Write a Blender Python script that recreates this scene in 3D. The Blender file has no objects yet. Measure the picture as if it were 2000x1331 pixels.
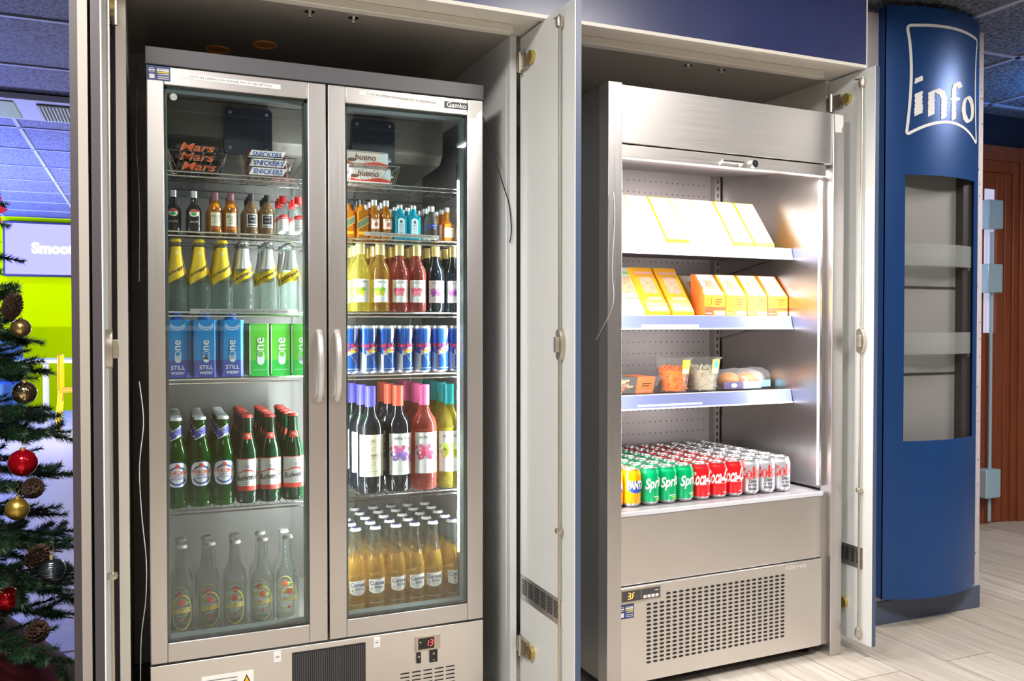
import bpy, math, random
from mathutils import Vector, Matrix
random.seed(7)
S = bpy.context.scene
COL = S.collection
PI = math.pi
R = math.radians

# ---------------------------------------------------------------- camera, world, exposure
CAM = (0.0, 0.0, 1.09)
cd = bpy.data.cameras.new('camera'); cam = bpy.data.objects.new('camera', cd); COL.objects.link(cam)
cd.sensor_width = 36.0; cd.lens = 1675/2000*36.0
cam.location = CAM
cam.rotation_euler = (R(90-1.0), 0, R(-23.0))
cd.clip_start = .05
S.camera = cam
w = bpy.data.worlds.new('world'); S.world = w; w.use_nodes = True
w.node_tree.nodes['Background'].inputs[0].default_value = (.55, .62, .8, 1)
w.node_tree.nodes['Background'].inputs[1].default_value = .3
S.view_settings.view_transform = 'Standard'; S.view_settings.look = 'None'
S.view_settings.exposure = 0.6; S.view_settings.gamma = 1
S.view_settings.use_curve_mapping = False
try:
    S.cycles.transparent_max_bounces = 24
except Exception: pass

def area(name, loc, size, power, color=(1, 1, 1), rot=(0, 0, 0), sy=None, parent=None):
    l = bpy.data.lights.new(name, 'AREA'); l.energy = power; l.color = color
    l.shape = 'RECTANGLE' if sy else 'DISK'; l.size = size
    if sy: l.size_y = sy
    o = bpy.data.objects.new(name, l); COL.objects.link(o); o.location = loc; o.rotation_euler = rot
    if parent: o.parent = parent
    return o
# fill lights added above the lobby, out of view (their fittings are built further down)
FILL_PANELS = [(-.5, .9, 2.44), (1.7, .5, 2.44), (-.2, -1.3, 2.44), (2.4, -1.2, 2.44), (-1.6, 2.5, 2.44), (3.6, 1.5, 2.24), (-1.6, 5.0, 2.44)]
PW = [50, 48, 13, 26, 20, 22, 8]
for p, e in zip(FILL_PANELS, PW):
    area('fill_light', (p[0], p[1], p[2]-.025), .55, e, (1, .94, .87), sy=.55)
# blue coloured LED light of the bar area
def point(name, loc, power, color, r=.03):
    l = bpy.data.lights.new(name, 'POINT'); l.energy = power; l.color = color; l.shadow_soft_size = r
    o = bpy.data.objects.new(name, l); COL.objects.link(o); o.location = loc; return o
point('blue_bar_light', (-2.1, 11.6, 2.22), 150, (.06, .10, 1))
point('blue_bar_light', (.5, 11.4, 2.22), 150, (.06, .10, 1))
point('blue_bar_light', (-2.2, 9.3, 2.15), 90, (.10, .14, 1))
area('blue_bar_light', (-2.1, 8.0, 1.3), .9, 230, (.06, .12, 1), (R(180), 0, 0))
area('blue_bar_light', (-2.4, 10.6, 1.3), .9, 150, (.06, .12, 1), (R(180), 0, 0))
point('bar_fill_light', (-2.4, 9.2, .8), 130, (1, .97, .85))  # white lamps added out of view to brighten the lime wall
point('bar_fill_light', (.8, 9.2, .8), 130, (1, .97, .85))
area('blue_lobby_light', (4.15, 2.55, 1.95), .4, 7, (.05, .35, 1), (R(180), 0, 0), sy=.3)

# ---------------------------------------------------------------- materials
def nt(name):
    m = bpy.data.materials.new(name); m.use_nodes = True
    return m, m.node_tree, m.node_tree.nodes['Principled BSDF']
def pbr(name, col, rough=.5, metal=0., spec=.5, emit=None, es=0, noise=0, nscale=20, bump=0, stretch=None, coat=0):
    m, t, b = nt(name)
    b.inputs['Base Color'].default_value = (*col, 1)
    b.inputs['Roughness'].default_value = rough
    b.inputs['Metallic'].default_value = metal
    b.inputs['Specular IOR Level'].default_value = spec
    b.inputs['Coat Weight'].default_value = coat
    if emit:
        b.inputs['Emission Color'].default_value = (*emit, 1); b.inputs['Emission Strength'].default_value = es
    if noise or bump:
        tc = t.nodes.new('ShaderNodeTexCoord'); mp = t.nodes.new('ShaderNodeMapping')
        t.links.new(tc.outputs['Object'], mp.inputs[0])
        if stretch: mp.inputs['Scale'].default_value = stretch
        n = t.nodes.new('ShaderNodeTexNoise'); n.inputs['Scale'].default_value = nscale; n.inputs['Detail'].default_value = 4
        t.links.new(mp.outputs[0], n.inputs['Vector'])
        if noise:
            mx = t.nodes.new('ShaderNodeMix'); mx.data_type = 'RGBA'
            mx.inputs[6].default_value = (*[c*(1-noise) for c in col], 1)
            mx.inputs[7].default_value = (*[min(1, c*(1+noise)) for c in col], 1)
            t.links.new(n.outputs[0], mx.inputs[0]); t.links.new(mx.outputs[2], b.inputs['Base Color'])
        if bump:
            bp = t.nodes.new('ShaderNodeBump'); bp.inputs['Strength'].default_value = bump; bp.inputs['Distance'].default_value = .01
            t.links.new(n.outputs[0], bp.inputs['Height']); t.links.new(bp.outputs[0], b.inputs['Normal'])
    return m
def steel(name, col, rough=.3, vert=False, aniso=0):
    m, t, b = nt(name)
    b.inputs['Metallic'].default_value = 1
    b.inputs['Anisotropic'].default_value = aniso
    tc = t.nodes.new('ShaderNodeTexCoord'); mp = t.nodes.new('ShaderNodeMapping')
    mp.inputs['Scale'].default_value = (160, 160, 1.2) if vert else (1.2, 1.2, 220)
    n = t.nodes.new('ShaderNodeTexNoise'); n.inputs['Scale'].default_value = 3; n.inputs['Detail'].default_value = 3
    t.links.new(tc.outputs['Object'], mp.inputs[0]); t.links.new(mp.outputs[0], n.inputs['Vector'])
    mr = t.nodes.new('ShaderNodeMapRange'); mr.inputs[3].default_value = rough-.05; mr.inputs[4].default_value = rough+.08
    t.links.new(n.outputs[0], mr.inputs[0]); t.links.new(mr.outputs[0], b.inputs['Roughness'])
    n2 = t.nodes.new('ShaderNodeTexNoise'); n2.inputs['Scale'].default_value = 2.2; n2.inputs['Detail'].default_value = 5
    t.links.new(tc.outputs['Object'], n2.inputs['Vector'])
    mx = t.nodes.new('ShaderNodeMix'); mx.data_type = 'RGBA'
    mx.inputs[6].default_value = (*[c*.90 for c in col], 1); mx.inputs[7].default_value = (*[min(1, c*1.08) for c in col], 1)
    t.links.new(n2.outputs[0], mx.inputs[0]); t.links.new(mx.outputs[2], b.inputs['Base Color'])
    bp = t.nodes.new('ShaderNodeBump'); bp.inputs['Strength'].default_value = .012 if vert else .03; bp.inputs['Distance'].default_value = .001
    t.links.new(n.outputs[0], bp.inputs['Height']); t.links.new(bp.outputs[0], b.inputs['Normal'])
    return m
def glassy(name, tint, body, a0=.3, a1=.95, rough=.04):
    """thin coloured bottle glass: tinted see-through in the middle, denser and glossy at the rim"""
    m, t, b = nt(name)
    b.inputs['Base Color'].default_value = (*body, 1); b.inputs['Roughness'].default_value = rough
    b.inputs['Specular IOR Level'].default_value = .8
    tr = t.nodes.new('ShaderNodeBsdfTransparent'); tr.inputs[0].default_value = (*tint, 1)
    lw = t.nodes.new('ShaderNodeLayerWeight'); lw.inputs[0].default_value = .35
    mr = t.nodes.new('ShaderNodeMapRange'); mr.inputs[3].default_value = a0; mr.inputs[4].default_value = a1
    mx = t.nodes.new('ShaderNodeMixShader')
    t.links.new(lw.outputs['Facing'], mr.inputs[0]); t.links.new(mr.outputs[0], mx.inputs[0])
    t.links.new(tr.outputs[0], mx.inputs[1]); t.links.new(b.outputs[0], mx.inputs[2])
    t.links.new(mx.outputs[0], t.nodes['Material Output'].inputs[0])
    return m
def pane(name, tint=(.94, .98, .96), refl=.9):
    m, t, b = nt(name)
    t.nodes.remove(b)
    tr = t.nodes.new('ShaderNodeBsdfTransparent'); tr.inputs[0].default_value = (*tint, 1)
    gl = t.nodes.new('ShaderNodeBsdfGlossy'); gl.inputs['Roughness'].default_value = .0; gl.inputs[0].default_value = (refl, refl, refl, 1)
    fr = t.nodes.new('ShaderNodeFresnel'); fr.inputs[0].default_value = 1.55
    ad = t.nodes.new('ShaderNodeMath'); ad.operation = 'MULTIPLY'; ad.inputs[1].default_value = 1.0
    mx = t.nodes.new('ShaderNodeMixShader')
    t.links.new(fr.outputs[0], ad.inputs[0]); t.links.new(ad.outputs[0], mx.inputs[0])
    t.links.new(tr.outputs[0], mx.inputs[1]); t.links.new(gl.outputs[0], mx.inputs[2])
    t.links.new(mx.outputs[0], t.nodes['Material Output'].inputs[0])
    return m
def emis(name, col, s):
    m, t, b = nt(name); t.nodes.remove(b)
    e = t.nodes.new('ShaderNodeEmission'); e.inputs[0].default_value = (*col, 1); e.inputs[1].default_value = s
    t.links.new(e.outputs[0], t.nodes['Material Output'].inputs[0]); return m

M = {}
M['steel'] = steel('brushed_steel', (.80, .775, .755), .36)
M['steel_v'] = steel('brushed_steel_vertical', (.64, .62, .615), .34, True)
M['steel_in'] = steel('cabinet_inner_steel', (.46, .44, .43), .30)
M['liner'] = pbr('grey_liner', (.23, .225, .22), .5, .3)
M['steel_dark'] = steel('side_steel', (.42, .41, .41), .38, True)
M['chrome'] = pbr('chrome_wire', (.85, .85, .86), .15, 1)
M['white_paint'] = pbr('white_laminate', (.74, .77, .77), .35)
M['cream'] = pbr('cream_lipping', (.74, .70, .64), .4)
M['greige'] = pbr('niche_lining', (.34, .315, .28), .5)
M['navy'] = pbr('navy_laminate', (.030, .040, .13), .28, noise=.25, nscale=6)
M['navy_edge'] = pbr('navy_edge', (.06, .09, .17), .4)
M['dark_edge'] = pbr('dark_brown_edge', (.055, .045, .055), .45)
M['black'] = pbr('black_plastic', (.012, .012, .014), .4)
M['charcoal'] = pbr('charcoal_enamel', (.085, .088, .10), .42)
M['fanblue'] = pbr('fan_cover_blue', (.008, .014, .032), .4)
M['fanring'] = pbr('fan_ring', (.02, .035, .06), .4)
M['white'] = pbr('white_plastic', (.8, .8, .8), .4)
M['paper'] = pbr('white_paper', (.80, .80, .78), .6)
M['ink'] = pbr('grey_ink', (.12, .12, .13), .6)
M['stick'] = pbr('navy_sticker', (.03, .06, .20), .4)
M['yellowink'] = pbr('yellow_ink', (.85, .65, .05), .5)
M['glass'] = pane('door_glass')
M['acrylic'] = glassy('clear_acrylic', (.95, .96, .96), (.45, .48, .48), .10, .45)
M['brass'] = pbr('brass', (.62, .48, .16), .35, .8)
M['pewter'] = pbr('pewter', (.55, .50, .42), .35, .9)
M['led'] = emis('led_tube', (1, .98, .96), 9)
M['led_red'] = emis('red_led', (1, .03, .03), 6)
M['led_orange'] = emis('orange_led', (1, .25, .03), 6)
M['orangehole'] = pbr('raw_chipboard', (.85, .38, .10), .8)
M['cable'] = pbr('black_cable', (.012, .012, .012), .5)
M['cablewhite'] = pbr('white_cable', (.6, .6, .6), .4)
M['rail'] = pbr('blue_shelf_rail', (.20, .24, .46), .28, .3)
M['railw'] = pbr('shelf_edge', (.70, .72, .80), .3)
M['bluesheet'] = pbr('blue_metal_sheet', (.012, .065, .235), .33, .35, noise=.08, nscale=3)
M['board'] = pbr('speckled_board', (.50, .46, .50), .6, noise=.16, nscale=60)
M['speck'] = pbr('dark_speck', (.06, .05, .06), .8)
M['slate'] = pbr('slate_plinth', (.075, .10, .16), .45)
M['greypanel'] = pbr('grey_back_panel', (.22, .22, .215), .5)
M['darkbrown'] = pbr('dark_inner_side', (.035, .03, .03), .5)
M['wood'] = pbr('red_brown_wood', (.22, .055, .02), .4, noise=.35, nscale=3, stretch=(14, 14, 1.2))
M['alu'] = pbr('pale_blue_metal', (.42, .62, .74), .35, .3)
M['tframe'] = pbr('ceiling_grid', (.34, .36, .46), .5)
M['lime'] = pbr('lime_paint', (.55, .74, .0), .9, 0, .0)
M['teal'] = pbr('blue_seat', (.02, .10, .30), .6)
M['yellow'] = pbr('yellow_plastic', (.85, .62, .02), .4)
M['amber'] = pbr('amber_seat', (.9, .45, .0), .4)
M['skirt'] = pbr('dark_red_velvet', (.10, .004, .008), .85)
M['red'] = pbr('red_card', (.45, .01, .012), .5)
def ceiling_mat():
    m, t, b = nt('mineral_tiles')
    tc = t.nodes.new('ShaderNodeTexCoord'); n = t.nodes.new('ShaderNodeTexNoise')
    n.inputs['Scale'].default_value = 90; n.inputs['Detail'].default_value = 3
    t.links.new(tc.outputs['Object'], n.inputs['Vector'])
    cr = t.nodes.new('ShaderNodeValToRGB'); cr.color_ramp.elements[0].position = .38; cr.color_ramp.elements[1].position = .66
    cr.color_ramp.elements[0].color = (.03, .035, .05, 1); cr.color_ramp.elements[1].color = (.20, .215, .26, 1)
    t.links.new(n.outputs[0], cr.inputs[0]); t.links.new(cr.outputs[0], b.inputs['Base Color'])
    b.inputs['Roughness'].default_value = .8
    bp = t.nodes.new('ShaderNodeBump'); bp.inputs['Strength'].default_value = .5; bp.inputs['Distance'].default_value = .01
    t.links.new(n.outputs[0], bp.inputs['Height']); t.links.new(bp.outputs[0], b.inputs['Normal'])
    return m
M['tiles'] = ceiling_mat()
def floor_mat():
    m, t, b = nt('pale_wood_planks')
    tc = t.nodes.new('ShaderNodeTexCoord'); mp = t.nodes.new('ShaderNodeMapping')
    mp.inputs['Rotation'].default_value = (0, 0, R(90)); mp.inputs['Location'].default_value = (.35, .02, 0)
    t.links.new(tc.outputs['Object'], mp.inputs[0])
    br = t.nodes.new('ShaderNodeTexBrick'); br.inputs['Scale'].default_value = 1
    br.inputs['Brick Width'].default_value = 1.2; br.inputs['Row Height'].default_value = .2
    br.inputs['Mortar Size'].default_value = .0016; br.offset = .37
    br.inputs['Color1'].default_value = (.47, .42, .36, 1); br.inputs['Color2'].default_value = (.60, .56, .51, 1)
    br.inputs['Mortar'].default_value = (.16, .14, .12, 1)
    t.links.new(mp.outputs[0], br.inputs['Vector'])
    mp2 = t.nodes.new('ShaderNodeMapping'); mp2.inputs['Scale'].default_value = (26, 1.4, 1)
    t.links.new(tc.outputs['Object'], mp2.inputs[0])
    n = t.nodes.new('ShaderNodeTexNoise'); n.inputs['Scale'].default_value = 1.6; n.inputs['Detail'].default_value = 7; n.inputs['Roughness'].default_value = .65
    t.links.new(mp2.outputs[0], n.inputs['Vector'])
    cr = t.nodes.new('ShaderNodeValToRGB'); cr.color_ramp.elements[0].position = .32; cr.color_ramp.elements[1].position = .62
    cr.color_ramp.elements[0].color = (.70, .67, .64, 1); cr.color_ramp.elements[1].color = (1, 1, 1, 1)
    t.links.new(n.outputs[0], cr.inputs[0])
    mx = t.nodes.new('ShaderNodeMix'); mx.data_type = 'RGBA'; mx.blend_type = 'MULTIPLY'; mx.inputs[0].default_value = 1
    t.links.new(br.outputs[0], mx.inputs[6]); t.links.new(cr.outputs[0], mx.inputs[7])
    t.links.new(mx.outputs[2], b.inputs['Base Color']); b.inputs['Roughness'].default_value = .42
    return m
M['floor'] = floor_mat()

# ---------------------------------------------------------------- mesh builder
_txt = {}
def text_geo(s, bold=0., shear=0.):
    k = (s, bold, shear)
    if k in _txt: return _txt[k]
    c = bpy.data.curves.new('t', 'FONT'); c.body = s; c.align_x = 'CENTER'; c.align_y = 'CENTER'
    c.size = 1; c.offset = bold; c.shear = shear; c.resolution_u = 3; c.space_line = .8
    o = bpy.data.objects.new('t', c); COL.objects.link(o)
    dg = bpy.context.evaluated_depsgraph_get(); dg.update()
    me = bpy.data.meshes.new_from_object(o.evaluated_get(dg))
    vs = [(v.co.x, v.co.y) for v in me.vertices]; fs = [tuple(p.vertices) for p in me.polygons]
    bpy.data.objects.remove(o); bpy.data.curves.remove(c); bpy.data.meshes.remove(me)
    xs = [v[0] for v in vs]; ys = [v[1] for v in vs]
    cx, cy = (min(xs)+max(xs))/2, (min(ys)+max(ys))/2
    vs = [(x-cx, y-cy) for x, y in vs]
    _txt[k] = (vs, fs, max(xs)-min(xs), max(ys)-min(ys)); return _txt[k]

class MB:
    def __init__(s): s.v = []; s.f = []; s.m = []
    def add(s, vs, fs, mi=0):
        n = len(s.v); s.v += [tuple(v) for v in vs]
        s.f += [tuple(i+n for i in f) for f in fs]; s.m += [mi]*len(fs); return s
    def box(s, x0, x1, y0, y1, z0, z1, mi=0):
        return s.add([(x0, y0, z0), (x1, y0, z0), (x1, y1, z0), (x0, y1, z0), (x0, y0, z1), (x1, y0, z1), (x1, y1, z1), (x0, y1, z1)],
              [(0, 3, 2, 1), (4, 5, 6, 7), (0, 1, 5, 4), (1, 2, 6, 5), (2, 3, 7, 6), (3, 0, 4, 7)], mi)
    def rotbox(s, c, size, rz, mi=0, rx=0, ry=0):
        hx, hy, hz = [a/2 for a in size]
        m = Matrix.Translation(c) @ Matrix.Rotation(rz, 4, 'Z') @ Matrix.Rotation(ry, 4, 'Y') @ Matrix.Rotation(rx, 4, 'X')
        vs = [m @ Vector(p) for p in [(-hx, -hy, -hz), (hx, -hy, -hz), (hx, hy, -hz), (-hx, hy, -hz), (-hx, -hy, hz), (hx, -hy, hz), (hx, hy, hz), (-hx, hy, hz)]]
        return s.add(vs, [(0, 3, 2, 1), (4, 5, 6, 7), (0, 1, 5, 4), (1, 2, 6, 5), (2, 3, 7, 6), (3, 0, 4, 7)], mi)
    def lathe(s, prof, seg=24, c=(0, 0, 0), mi=0, axis='Z', mfun=None, wob=None):
        vs = []; fs = []; ms = []
        n = len(prof)
        for i, (r, z) in enumerate(prof):
            for k in range(seg):
                a = 2*PI*k/seg; rr = r*(wob(k) if wob else 1)
                p = (rr*math.cos(a), rr*math.sin(a), z)
                if axis == 'X': p = (p[2], p[0], p[1])
                if axis == 'Y': p = (p[0], p[2], p[1])
                vs.append((p[0]+c[0], p[1]+c[1], p[2]+c[2]))
        flip = axis == 'Y'
        for i in range(n-1):
            for k in range(seg):
                q = (i*seg+k, i*seg+(k+1) % seg, (i+1)*seg+(k+1) % seg, (i+1)*seg+k)
                fs.append(q[::-1] if flip else q); ms.append(mfun((prof[i][1]+prof[i+1][1])/2) if mfun else mi)
        b = len(s.v); s.v += vs; s.f += [tuple(j+b for j in f) for f in fs]; s.m += ms
        return s
    def tube(s, pts, r, seg=6, mi=0, cyc=False, r1=None):
        pts = [Vector(p) for p in pts]; n = len(pts); vs = []; fs = []
        up = None
        for i, p in enumerate(pts):
            a = pts[(i-1) % n] if (i or cyc) else p; b = pts[(i+1) % n] if (i < n-1 or cyc) else p
            d = (b-a).normalized() if (b-a).length > 0 else Vector((0, 0, 1))
            if up is None:
                up = d.orthogonal().normalized()
            up = (up - d*up.dot(d)); up = up.normalized() if up.length > 1e-6 else d.orthogonal().normalized()
            q = d.cross(up); rr = r if r1 is None else r+(r1-r)*i/(n-1)
            for k in range(seg):
                t = 2*PI*k/seg; vs.append(p+up*rr*math.cos(t)+q*rr*math.sin(t))
        for i in range(n if cyc else n-1):
            for k in range(seg):
                j = (i+1) % n
                fs.append((i*seg+k, i*seg+(k+1) % seg, j*seg+(k+1) % seg, j*seg+k))
        if not cyc:
            fs.append(tuple(range(seg))[::-1]); fs.append(tuple((n-1)*seg+k for k in range(seg)))
        return s.add(vs, fs, mi)
    def ball(s, c, r, mi=0, seg=16, sz=1):
        n = seg//2
        return s.lathe([(r*math.sin(PI*i/n) if 0 < i < n else r*.001, -r*sz*math.cos(PI*i/n)) for i in range(n+1)], seg, c, mi)
    def prism(s, pts, x0, x1, mi=0, axis='X'):
        """polygon given as (y,z) pushed along x (axis X) or (x,z) along y (axis Y) or (x,y) along z (axis Z)"""
        n = len(pts)
        def P(a, b, t): return {'X': (t, a, b), 'Y': (a, t, b), 'Z': (a, b, t)}[axis]
        vs = [P(a, b, x0) for a, b in pts]+[P(a, b, x1) for a, b in pts]
        fs = [tuple(range(n))[::-1], tuple(range(n, 2*n))]+[(i, (i+1) % n, n+(i+1) % n, n+i) for i in range(n)]
        return s.add(vs, fs, mi)
    # ---- flat graphics laid on a surface by a mapper (x, y, lift) -> point
    def mrect(s, mp, x0, x1, y0, y1, mi=0, off=.0003, nx=10, ny=2):
        vs = [mp(x0+(x1-x0)*i/nx, y0+(y1-y0)*j/ny, off) for j in range(ny+1) for i in range(nx+1)]
        fs = [(j*(nx+1)+i, j*(nx+1)+i+1, (j+1)*(nx+1)+i+1, (j+1)*(nx+1)+i) for j in range(ny) for i in range(nx)]
        return s.add(vs, fs, mi)
    def mband(s, mp, lo, hi, x0, x1, mi=0, off=.0003, nx=14, ny=1):
        """region between two curves lo(x) and hi(x)"""
        vs = []
        for j in range(ny+1):
            for i in range(nx+1):
                x = x0+(x1-x0)*i/nx; a, b = lo(x), hi(x); vs.append(mp(x, a+(b-a)*j/ny, off))
        fs = [(j*(nx+1)+i, j*(nx+1)+i+1, (j+1)*(nx+1)+i+1, (j+1)*(nx+1)+i) for j in range(ny) for i in range(nx)]
        return s.add(vs, fs, mi)
    def mell(s, mp, cx, cy, rx, ry, mi=0, off=.0005, p=2.0):
        f = lambda x, sg: cy+sg*ry*max(0, 1-abs((x-cx)/rx)**p)**(1/p)
        return s.mband(mp, lambda x: f(x, -1), lambda x: f(x, 1), cx-rx, cx+rx, mi, off, 14, 4)
    def mring(s, mp, cx, cy, rx, ry, wd, mi=0, off=.0006, a0=0, a1=2*PI, n=28):
        vs = []; 
        for i in range(n+1):
            a = a0+(a1-a0)*i/n
            for k in (1, 1-wd/rx): vs.append(mp(cx+rx*k*math.cos(a), cy+ry*k*math.sin(a), off))
        return s.add(vs, [(2*i+1, 2*i, 2*i+2, 2*i+3) for i in range(n)], mi)
    def mtext(s, mp, txt, x, y, h=None, w=None, mi=0, off=.0008, bold=.0, shear=0., rot=0., slope=0.):
        vs, fs, tw, th = text_geo(txt, bold, shear)
        sx = sy = 1
        if w and h: sx, sy = w/tw, h/th
        elif w: sx = sy = w/tw
        else: sx = sy = h/th
        c, n = math.cos(rot), math.sin(rot); o = []
        for a, b in vs:
            a *= sx; b *= sy; b += slope*a
            o.append(mp(x+a*c-b*n, y+a*n+b*c, off))
        return s.add(o, fs, mi)
    def build(s, name, mats, parent=None, org=(0, 0, 0), smooth=True, bevel=0, ang=35):
        me = bpy.data.meshes.new(name)
        me.from_pydata([(v[0]-org[0], v[1]-org[1], v[2]-org[2]) for v in s.v], [], s.f)
        if not isinstance(mats, (list, tuple)): mats = [mats]
        for m in mats: me.materials.append(m)
        me.polygons.foreach_set('material_index', s.m)
        if smooth:
            me.polygons.foreach_set('use_smooth', [True]*len(s.f)); me.set_sharp_from_angle(angle=R(ang))
        me.update()
        o = bpy.data.objects.new(name, me); COL.objects.link(o)
        if parent: o.parent = parent
        if bevel:
            b = o.modifiers.new('bevel', 'BEVEL'); b.width = bevel; b.segments = 2; b.limit_method = 'ANGLE'; b.angle_limit = R(40)
            b.harden_normals = False
        return o
def flat(y=0, cx=0, cz=0):      # plane facing the camera side (-Y)
    return lambda a, b, off: (cx+a, y-off, cz+b)
def cyl(R0, rz=None, turn=0):   # wraps around a bottle, front towards -Y
    rz = rz or (lambda z: R0)
    def f(a, b, off):
        t = a/R0+turn; r = rz(b)+off; return (r*math.sin(t), -r*math.cos(t), b)
    return f
def prof_r(prof):
    def f(z):
        for (r0, z0), (r1, z1) in zip(prof, prof[1:]):
            if z0 <= z <= z1 and z1 > z0: return r0+(r1-r0)*(z-z0)/(z1-z0)
        return prof[-1][0]
    return f
def tag(o, label=None, cat=None, group=None, kind=None):
    if label: o['label'] = label
    if cat: o['category'] = cat
    if group: o['group'] = group
    if kind: o['kind'] = kind
    return o
def empty(name, loc=(0, 0, 0), rz=0, label=None, cat=None, group=None):
    o = bpy.data.objects.new(name, None); COL.objects.link(o); o.location = loc; o.rotation_euler = (0, 0, rz)
    o.empty_display_size = .05
    return tag(o, label, cat, group)
KIDS = {}
def copy_tree(o, parent=None):
    c = o.copy(); COL.objects.link(c)
    if parent: c.parent = parent
    for ch in list(o.children): copy_tree(ch, c)
    return c
ORD = ['front', 'second', 'third', 'fourth', 'fifth', 'sixth', 'seventh', 'eighth']
class Kind:
    """one product: the first placing moves the original, later ones copy it with its parts"""
    def __init__(s, root): s.root = root; s.used = False
    def put(s, loc, rz, label, cat, group):
        o = s.root if not s.used else copy_tree(s.root)
        s.used = True; o.location = loc; o.rotation_euler = (0, 0, rz); tag(o, label, cat, group); return o
# the open chiller stands turned by 1.7 degrees
FA = R(1.7)
def FW(x, y, z=0): return (x*math.cos(FA)-y*math.sin(FA), x*math.sin(FA)+y*math.cos(FA), z)

exec_parts = []
# ================================================================= the setting
MB().box(-7, 7, -4, 13, -.1, 0).build('floor', M['floor'], smooth=False)['kind'] = 'structure'
b = MB().box(-7, 2.17, -4, 13, 2.45, 2.55)
x = -.8-.83*7
while x < 2.1:
    b.box(x-.012, x+.012, -4, 12.3, 2.443, 2.45, 1); x += .83
y = 4.34-.8*10
while y < 12.2:
    b.box(-7, 2.17, y-.012, y+.012, 2.443, 2.45, 1); y += .8
b.build('ceiling', [M['tiles'], M['tframe']], smooth=False)['kind'] = 'structure'
b = MB().box(2.21, 7, -4, 13, 2.25, 2.55)
x = 2.26
while x < 7: b.box(x-.012, x+.012, -4, 4.2, 2.243, 2.25, 1); x += .6
y = 2.57-.6*10
while y < 4.2: b.box(2.21, 7, y-.012, y+.012, 2.243, 2.25, 1); y += .6
b.build('ceiling', [M['tiles'], M['tframe']], smooth=False)['kind'] = 'structure'
MB().box(2.17, 2.21, -4, 2.1, 2.25, 2.45).build('trim_1', M['navy'], smooth=False)['kind'] = 'structure'
M['wall_b'] = pbr('rear_wall_paint', (.50, .49, .48), .7)
M['wall_d'] = pbr('dark_navy_wall', (.004, .007, .016), .8)
M['wall_g'] = pbr('grey_lilac_wall', (.28, .26, .32), .6)
MB().box(-7, 7, 12.3, 12.4, 0, 2.45).build('wall_far', M['lime'], smooth=False)['kind'] = 'structure'
MB().box(-7, 7, -4.1, -4, 0, 2.45).build('wall_rear', M['wall_b'], smooth=False)['kind'] = 'structure'
MB().box(-7.1, -7, -4, 12.4, 0, 2.45).build('wall_left', M['wall_b'], smooth=False)['kind'] = 'structure'
MB().box(7, 7.1, -4, 12.4, 0, 2.45).build('wall_right', M['wall_b'], smooth=False)['kind'] = 'structure'
# wall beyond the info column, around the wooden door (x 3.3 .. 4.5)
b = MB()
b.box(2.0, 3.3, 3.32, 3.42, 0, 2.25, 0); b.box(3.3, 4.52, 3.32, 3.42, 2.07, 2.25, 0)
b.box(4.52, 7, 3.32, 3.42, 1.75, 2.25, 0); b.box(4.52, 7, 3.32, 3.42, .0, 1.75, 1)
b.build('wall_back', [M['wall_d'], M['wall_g']], smooth=False)['kind'] = 'structure'
MB().box(4.54, 7, 3.30, 3.32, 0, .16).build('baseboard_back', M['slate'], smooth=False)['kind'] = 'structure'
# wooden door with metal blocks
d = empty('door_1', (3.9, 3.32, 0)); d['kind'] = 'structure'
org = (3.9, 3.32, 0)
b = MB()
for x0, x1, y0 in ((4.44, 4.52, 3.27), (4.40, 4.445, 3.285), (4.355, 4.405, 3.30)):
    b.box(x0, x1, y0, 3.36, 0, 2.07-(4.52-x1)*1.0)
b.box(3.3, 4.52, 3.275, 3.36, 1.99, 2.07)
b.box(3.3, 4.44, 3.29, 3.36, 1.93, 1.995)
b.build('door_frame', M['wood'], d, org, bevel=.004)
b = MB()
b.box(4.30, 4.365, 3.308, 3.35, 0, 1.935); b.box(4.18, 4.205, 3.309, 3.35, 0, 1.933); b.box(3.3, 4.362, 3.312, 3.348, 1.84, 1.934); b.box(3.3, 4.362, 3.314, 3.346, 0, 1.05)
b.build('door_leaf', M['wood'], d, org, bevel=.004)
MB().box(3.32, 4.30, 3.325, 3.335, 1.05, 1.85).build('door_glass', pbr('glowing_pane', (.5, .52, .6), .3, emit=(.62, .62, .85), es=.45), d, org)  # pane glows itself, standing in for light from the room beyond
for z in (1.69, 1.345, .232):
    MB().box(4.15, 4.262, 3.24, 3.31, z-.077, z+.077).build('metal_block', M['alu'], d, org, bevel=.004)
MB().tube([(4.225, 3.28, .02), (4.225, 3.28, 1.6)], .009, 8).build('pull_bar', M['alu'], d, org)

# fittings of the added fill lights, all out of view
M['panel'] = emis('fill_panel_glow', (1, .95, .88), 2.2)
for i, p in enumerate(FILL_PANELS):
    names = ['over the left of the lobby', 'over the right of the lobby', 'behind the viewer on the left', 'behind the viewer on the right', 'beside the decorated tree', 'in front of the blue info column', 'on the way to the bar']
    t = empty('fill_light_panel', p, 0, 'added unseen fill light panel '+names[i], 'ceiling light')
    MB().box(-.3, .3, -.3, .3, -.012, 0).build('frame', M['white'], t)
    MB().box(-.28, .28, -.28, .28, -.016, -.012).build('diffuser', M['panel'], t)

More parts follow.
